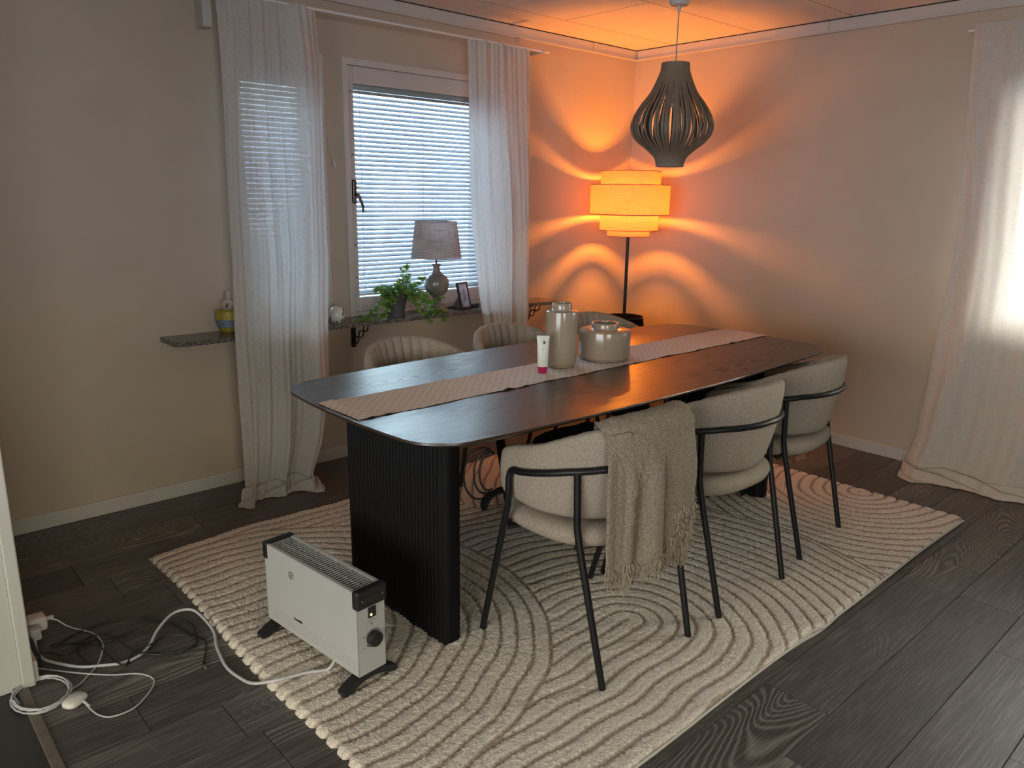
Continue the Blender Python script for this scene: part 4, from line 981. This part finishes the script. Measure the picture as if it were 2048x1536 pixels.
bulb.visible_shadow = True
ld = bpy.data.lights.new('bulb_light', 'POINT'); ld.energy = 74; ld.color = (1, .275, .022); ld.shadow_soft_size = .03
lo = bpy.data.objects.new('bulb_light', ld); lo.location = (LX, LY, 1.375); COL.objects.link(lo)
# black tapered open drum round the foot of the lamp
bd = thing('black_drum', 'black tapered open-topped drum standing at the foot of the floor lamp', 'drum table', (LX, LY, 0))
MB().lathe([(.205, .0), (.207, .004), (.128, .640), (.124, .642), (.121, .636), (.148, .42), (.198, .012), (.198, 0)], 64, (LX, LY, 0), close=True).build('body', CLOTHB, bd, smooth=True)
MB().lathe([(.1235, .637), (.1285, .637), (.1285, .645), (.1235, .645)], 64, (LX, LY, 0), close=True).build('rim', BLACK, bd, smooth=True)

# ------------------------------------------------------------------ pendant lamp of bent strips
PX, PY = -1.175, -1.21
pdt = thing('pendant_lamp', 'grey onion-shaped pendant lamp of thin bent strips hanging over the table', 'pendant lamp', (PX, PY, 2.06))
MB().lathe([(0, .088), (.048, .088), (.050, .086), (.046, .012), (.040, .002), (.010, 0), (.007, -.022), (.003, -.030), (0, -.03)], 40, (PX, PY, 2.312)).build('ceiling_cup', WHITE, pdt, smooth=True)
MB().tube([(PX, PY, 2.30), (PX, PY, 2.03), (PX, PY, 1.86)], .003, 8).build('cord', mat('grey_cord', (.35, .33, .30), .7), pdt, smooth=True)
PIECE = mat('grey_wood_strip', (.20, .150, .100), .6, bump=.1, bscale=90, stretch=(1, 1, .1))
MB().lathe([(.0665, 2.046 - .03), (.070, 2.02), (.0685, 2.046), (.067, 2.0585), (.0655, 2.0585), (.0665, 2.03)], 64, (PX, PY, 0), close=True).build('top_ring', PIECE, pdt, smooth=True)
MB().lathe([(.0655, 1.576), (.0675, 1.576), (.0700, 1.60), (.0745, 1.618), (.072, 1.618), (.0675, 1.60)], 64, (PX, PY, 0), close=True).build('bottom_ring', PIECE, pdt, smooth=True)
MB().lathe([(.028, 1.86), (.030, 1.86), (.030, 1.93), (.015, 1.95), (.012, 1.95), (.026, 1.925)], 24, (PX, PY, 0), close=True).build('lamp_holder', WHITEGLOSS, pdt, smooth=True)
zr = [2.045, 2.025, 1.973, 1.921, 1.87, 1.817, 1.77, 1.727, 1.69, 1.655, 1.618, 1.59]; rr_ = [.068, .0695, .090, .115, .157, .190, .204, .196, .165, .117, .076, .0685]
rs_ = random.Random(4)
NSTR = 96
for k in range(NSTR):
    a0 = 2 * PI * k / NSTR; lvl = k % 2; sc = 1.0 if lvl == 0 else .93; tw = rs_.uniform(-.06, .06); jit = rs_.uniform(-.012, .012)
    pts = []
    for q in range(25):
        z = 2.045 + (1.59 - 2.045) * q / 24; r_ = float(np.interp(-z, [-v for v in zr], rr_)); rm = .068 + (r_ - .068) * sc * (1 + jit); 
        a = a0 + tw * math.sin(q / 24 * PI); w = .0026 + .0034 * (r_ / .2); tx, ty = -math.sin(a), math.cos(a)
        o_ = rm + (.0006 if lvl else 0)
        pts.append([(PX + o_ * math.cos(a) + tx * w * s, PY + o_ * math.sin(a) + ty * w * s, z) for s in (-1, 1)] + [(PX + (o_ - .0014) * math.cos(a) + tx * w * s, PY + (o_ - .0014) * math.sin(a) + ty * w * s, z) for s in (1, -1)])
    MB().grid(pts, closed_u=True).build('strip', PIECE, pdt, smooth=True, angle=50)
MB().lathe([(.050, 1.873), (.0515, 1.873), (.0515, 1.876), (.050, 1.876)], 40, (PX, PY, 0), close=True).lathe([(.050, 1.888), (.0515, 1.888), (.0515, 1.891), (.050, 1.891)], 40, (PX, PY, 0), close=True).build('inner_ring', PIECE, pdt)

# ------------------------------------------------------------------ things on the granite shelf
SH = .7783
tx_, ty_ = -1.815, -.128
tl = thing('table_lamp', 'table lamp with a grey ball foot and grey linen shade on the granite shelf', 'table lamp', (tx_, ty_, SH))
MB().lathe([(0.0, 0.0), (0.0686, 0.0), (0.0702, 0.0036), (0.0702, 0.0107), (0.064, 0.016), (0.0608, 0.0178), (0.0624, 0.0249), (0.053, 0.032), (0.0452, 0.0356), (0.0468, 0.0409), (0.039, 0.0463), (0.0312, 0.0498), (0.0265, 0.0587), (0.0234, 0.073), (0.0234, 0.0837), (0.0281, 0.0926), (0.039, 0.0961), (0.0562, 0.1139), (0.0679, 0.1379), (0.071, 0.162), (0.0663, 0.1851), (0.053, 0.2029), (0.0351, 0.2136), (0.0265, 0.2172), (0.0281, 0.2207), (0.0234, 0.2278), (0.0179, 0.2421), (0.0187, 0.251), (0.0234, 0.2626), (0.025, 0.2688), (0.0218, 0.2715), (0.0, 0.2715)], 56, (tx_, ty_, SH)).build('lamp_base', CERAM, tl, smooth=True, angle=45)
MB().tube([(tx_, ty_, SH + .268), (tx_, ty_, SH + .36)], .0055, 12).build('stem', mat('dark_brass', (.09, .07, .05), .35, metal=1), tl, smooth=True)
drum('lamp_shade', .141, SH + .306, SH + .502, SHADEG, tl, (tx_, ty_ - .0), r2=.116)
for a in (30, 150, 270): MB().tube([(tx_, ty_, SH + .345), (tx_ + .115 * math.cos(R_(a)), ty_ + .115 * math.sin(R_(a)), SH + .495)], .0015, 6).build('shade_strut', STEEL, tl)


# ivy in a ribbed grey pot
ix, iy = -2.085, -.118
iv = thing('potted_ivy', 'trailing green ivy in a ribbed grey pot on the granite shelf', 'plant', (ix, iy, SH))
MB().lathe([(0, 0), (.050, 0), (.051, .010), (.047, .014), (.047, .018), (.066, .118), (.068, .122), (.064, .122), (.060, .104), (0, .104)], 144, (ix, iy, SH), wave=lambda t, z: .012 * math.cos(t * 36) if .02 < z < .1181 else 0).build('pot', POTM, iv, smooth=True, angle=60)
MB().lathe([(0, .1), (.061, .1), (.061, .106), (.03, .112), (0, .11)], 24, (ix, iy, SH)).build('soil', SOIL, iv, smooth=True)
vines = [
    [(0, 0, .11), (.03, 0, .16), (.05, -.01, .20), (.055, -.01, .235), (.05, -.01, .262)],
    [(0, 0, .11), (-.04, -.01, .15), (-.08, -.02, .15), (-.11, -.03, .155), (-.135, -.03, .150)],
    [(-.03, -.02, .11), (-.07, -.03, .12), (-.12, -.04, .09), (-.16, -.05, .06), (-.20, -.05, .03), (-.235, -.055, .012), (-.26, -.05, .008)],
    [(-.02, -.02, .11), (-.07, -.05, .11), (-.10, -.07, .06), (-.13, -.07, .015), (-.19, -.07, .008), (-.23, -.03, .006)],
    [(.02, 0, .11), (.07, -.01, .15), (.11, -.01, .16), (.14, -.02, .185), (.165, -.02, .20)],
    [(.02, -.02, .11), (.08, -.04, .14), (.14, -.05, .12), (.18, -.06, .08), (.22, -.06, .07), (.26, -.075, .085)],
    [(.03, -.03, .11), (.09, -.06, .11), (.14, -.075, .05), (.17, -.08, .01), (.22, -.075, .007), (.27, -.082, .006)],
    [(.03, -.03, .11), (.08, -.07, .08), (.11, -.09, .03), (.13, -.095, .0), (.15, -.10, -.03)],
    [(.02, -.03, .11), (.10, -.05, .13), (.16, -.06, .10), (.20, -.07, .03), (.24, -.09, .005), (.25, -.10, -.02)],
    [(0, 0, .11), (0, -.02, .15), (-.01, -.03, .17), (-.02, -.05, .165)], [(0, 0, .11), (.04, .02, .16), (.06, .03, .175), (.09, .03, .18)],
    [(0, -.02, .11), (-.04, -.05, .14), (-.06, -.07, .12), (-.07, -.075, .09)], [(0, -.03, .11), (.03, -.06, .13), (.05, -.08, .12), (.06, -.085, .10)],
    [(-.02, 0, .11), (-.05, .02, .15), (-.07, .03, .16), (-.09, .03, .15)]]
sm = MB(); lf = MB(); rv = random.Random(9)
def leaf(p, d, up, s):
    d = d.normalized(); sd = d.cross(up).normalized(); nn_ = sd.cross(d).normalized()
    shp = [(0, 0), (.28, -.10), (.52, .12), (.36, .30), (.34, .52), (.16, .62), (0, 1.0)]
    R1 = [(x, y) for x, y in shp]; L1 = [(-x, y) for x, y in shp[1:-1]][::-1]; ring = R1 + L1
    V = [p + d * (.28 * s)] + [p + sd * x * s + d * y * s + nn_ * (-.35 * abs(x) * s + (-.18 * y * y) * s) for x, y in ring]
    n = len(ring); lf.add(V, [(0, 1 + k, 1 + (k + 1) % n) for k in range(n)])
for vn in vines:
    P = spline([(ix + a * 1.0, iy + b_, SH + c_) for a, b_, c_ in vn], 6); sm.tube(P, .0013, 5)
    for k in range(2, len(P), 1):
        for _ in range(2 if rv.random() < .65 else 1):
            a = rv.uniform(0, 2 * PI); tdir = (P[min(k + 1, len(P) - 1)] - P[k - 1]).normalized()
            d = Vector((math.cos(a), math.sin(a), rv.uniform(-.5, .7))) + tdir * .6; d.normalize(); off = d * rv.uniform(.006, .018)
            p = P[k] + off; s = rv.uniform(.020, .036) * (1 - .25 * k / len(P))
            tipz = p.z + d.z * s
            if tipz < SH + .003 and p.y > -.21: d.z = abs(d.z) + .1; p.z = max(p.z, SH + .004)
            sm.tube([P[k], p], .0007, 4); up = Vector((rv.uniform(-.6, .6), rv.uniform(-1.1, .2), .8)); leaf(p, d, up, s)
for _ in range(70):
    a = rv.uniform(0, 2 * PI); r_ = rv.uniform(.01, .085); p = Vector((ix + r_ * math.cos(a), iy + r_ * math.sin(a) * .9, SH + .125 + rv.uniform(0, .055) * (1 - r_ / .12)))
    d = Vector((math.cos(a), math.sin(a), rv.uniform(-.3, .8))).normalized(); sm.tube([(ix + r_ * .4 * math.cos(a), iy + r_ * .4 * math.sin(a), SH + .105), p], .0008, 4); leaf(p, d, Vector((rv.uniform(-.5, .5), rv.uniform(-1, .2), .9)), rv.uniform(.024, .038))
sm.build('stems', STEM, iv); lf.build('foliage', LEAF, iv)

# picture frame leaning back
pf = thing('photo_frame', 'small black photo frame with a pale picture beside the table lamp', 'photo frame', (-1.610, -.142, SH), R_(14))
T = Matrix.Rotation(R_(-14), 4, 'X'); pw, ph_ = .048, .155
b = MB(); 
for x0, x1, z0, z1 in ((-pw, -pw + .009, 0, ph_), (pw - .009, pw, 0, ph_), (-pw, pw, 0, .010), (-pw, pw, ph_ - .010, ph_)): b.box(x0, x1, -.006, .006, z0, z1, T=T, bev=.001)
b.v = [(x, y, z + .0016) for x, y, z in b.v]; b.build('frame', BLACKP, pf, world=False)
b = MB().box(-pw + .008, pw - .008, -.002, 0, .009, ph_ - .009, T=T)
pm_ = bpy.data.materials.new('faded_print'); t_, bs_, o_ = nodes(pm_); n_ = t_.nodes.new('ShaderNodeTexNoise'); n_.inputs['Scale'].default_value = 28; tc_ = t_.nodes.new('ShaderNodeTexCoord'); t_.links.new(tc_.outputs['Object'], n_.inputs['Vector'])
r_c = t_.nodes.new('ShaderNodeValToRGB'); r_c.color_ramp.elements[0].position = .38; r_c.color_ramp.elements[0].color = (.22, .21, .30, 1); r_c.color_ramp.elements[1].position = .6; r_c.color_ramp.elements[1].color = (.55, .53, .66, 1); t_.links.new(n_.outputs[0], r_c.inputs[0]); t_.links.new(r_c.outputs[0], bs_.inputs['Base Color']); bs_.inputs['Roughness'].default_value = .15
b.build('print', pm_, pf, world=False)
MB().add([(-.02, .006, .002), (.02, .006, .002), (.016, .028, .105), (-.016, .028, .105), (-.024, .085, .002), (.024, .085, .002)], [(0, 1, 2, 3), (4, 3, 2, 5), (0, 3, 4), (1, 5, 2), (0, 4, 5, 1)]).build('easel_back', mat('brown_card', (.11, .09, .065), .8), pf, world=False)
tag(MB().tube(spline([(-1.80, -.03, SH + .006), (-1.72, -.05, SH + .004), (-1.62, -.055, SH + .004), (-1.56, -.10, SH + .004), (-1.53, -.11, SH + .006)], 5), .003, 8).tube([(-1.555, -.10, SH + .008), (-1.50, -.118, SH + .008)], .0085, 10).build('lamp_cord', BLACKP, smooth=True), 'short black cord with an inline switch behind the photo frame', 'cable')

# painted egg
em = bpy.data.materials.new('painted_egg'); t_, bs_, o_ = nodes(em); v_ = t_.nodes.new('ShaderNodeTexVoronoi'); v_.inputs['Scale'].default_value = 44; tc_ = t_.nodes.new('ShaderNodeTexCoord'); mp_ = t_.nodes.new('ShaderNodeMapping'); mp_.inputs['Scale'].default_value = (1, 1, .62); t_.links.new(tc_.outputs['Object'], mp_.inputs[0]); t_.links.new(mp_.outputs[0], v_.inputs['Vector'])
rc = t_.nodes.new('ShaderNodeValToRGB'); rc.color_ramp.interpolation = 'CONSTANT'; rc.color_ramp.elements[0].color = (.05, .05, .04, 1); rc.color_ramp.elements[1].position = .26; rc.color_ramp.elements[1].color = (.62, .62, .57, 1); t_.links.new(v_.outputs['Distance'], rc.inputs[0]); t_.links.new(rc.outputs[0], bs_.inputs['Base Color']); bs_.inputs['Roughness'].default_value = .2
e = MB().lathe([(0, 0), (.022, 0), (.031, .008), (.038, .024), (.040, .040), (.037, .058), (.029, .074), (.017, .085), (.006, .089), (0, .0895)], 40).build('decorative_egg', em, smooth=True)
tag(e, 'white glazed egg ornament with dark painted motifs on the granite shelf', 'ornament'); e.location = (-2.452, -.128, SH)
# egg-shaped rabbit box, half hidden by the curtain
rb = thing('rabbit_egg', 'yellow and blue egg-shaped box with a small white rabbit on top, half behind the curtain', 'ornament', (-2.995, -.062, SH))
ym = mat('egg_yellow', (.48, .38, .055), .5, var=.3, vscale=60, vcol=(.30, .28, .03)); bm2 = mat('egg_blue', (.20, .27, .36), .5, var=.3, vscale=50); wm = mat('rabbit_white', (.50, .48, .45), .5); pm2 = mat('ear_brown', (.14, .05, .04), .6)
cxx = (-2.995, -.062, SH)
b = MB().lathe([(0, 0), (.022, 0), (.034, .010), (.043, .028)], 36, cxx); o = b.build('lower_shell', ym, rb, smooth=True)
MB().lathe([(.043, .028), (.049, .045), (.051, .064)], 36, cxx, wave=lambda t, z: .015 * math.cos(t * 12) if z > .05 else 0).build('blue_band', bm2, rb, smooth=True)
MB().lathe([(.051, .064), (.050, .085), (.049, .102), (.044, .106), (.0, .108)], 36, cxx, wave=lambda t, z: .02 * math.cos(t * 12) if .08 < z < .103 else 0).build('upper_shell', ym, rb, smooth=True)
def blob(c, rx, ry, rz, n=20):
    G = []
    for i in range(11):
        f = -PI / 2 + PI * i / 10; G.append([(c[0] + rx * max(.01, math.cos(f)) * math.cos(2 * PI * k / n), c[1] + ry * max(.01, math.cos(f)) * math.sin(2 * PI * k / n), c[2] + rz * math.sin(f)) for k in range(n)])
    return G
b = MB().grid(blob((-2.990, -.062, SH + .130), .030, .026, .028), closed_u=True).grid(blob((-2.982, -.062, SH + .172), .016, .014, .024), closed_u=True)
b.build('rabbit_body', wm, rb, smooth=True)
b = MB(); b.tube([(-3.012, -.088, SH + .112), (-3.004, -.086, SH + .128), (-2.997, -.082, SH + .150)], [.006, .012, .007], 12); b.build('rabbit_ear', wm, rb, smooth=True)
b = MB(); b.tube([(-3.012, -.098, SH + .118), (-3.006, -.098, SH + .130), (-3.001, -.094, SH + .142)], [.003, .006, .003], 10); b.build('inner_ear', pm2, rb, smooth=True)
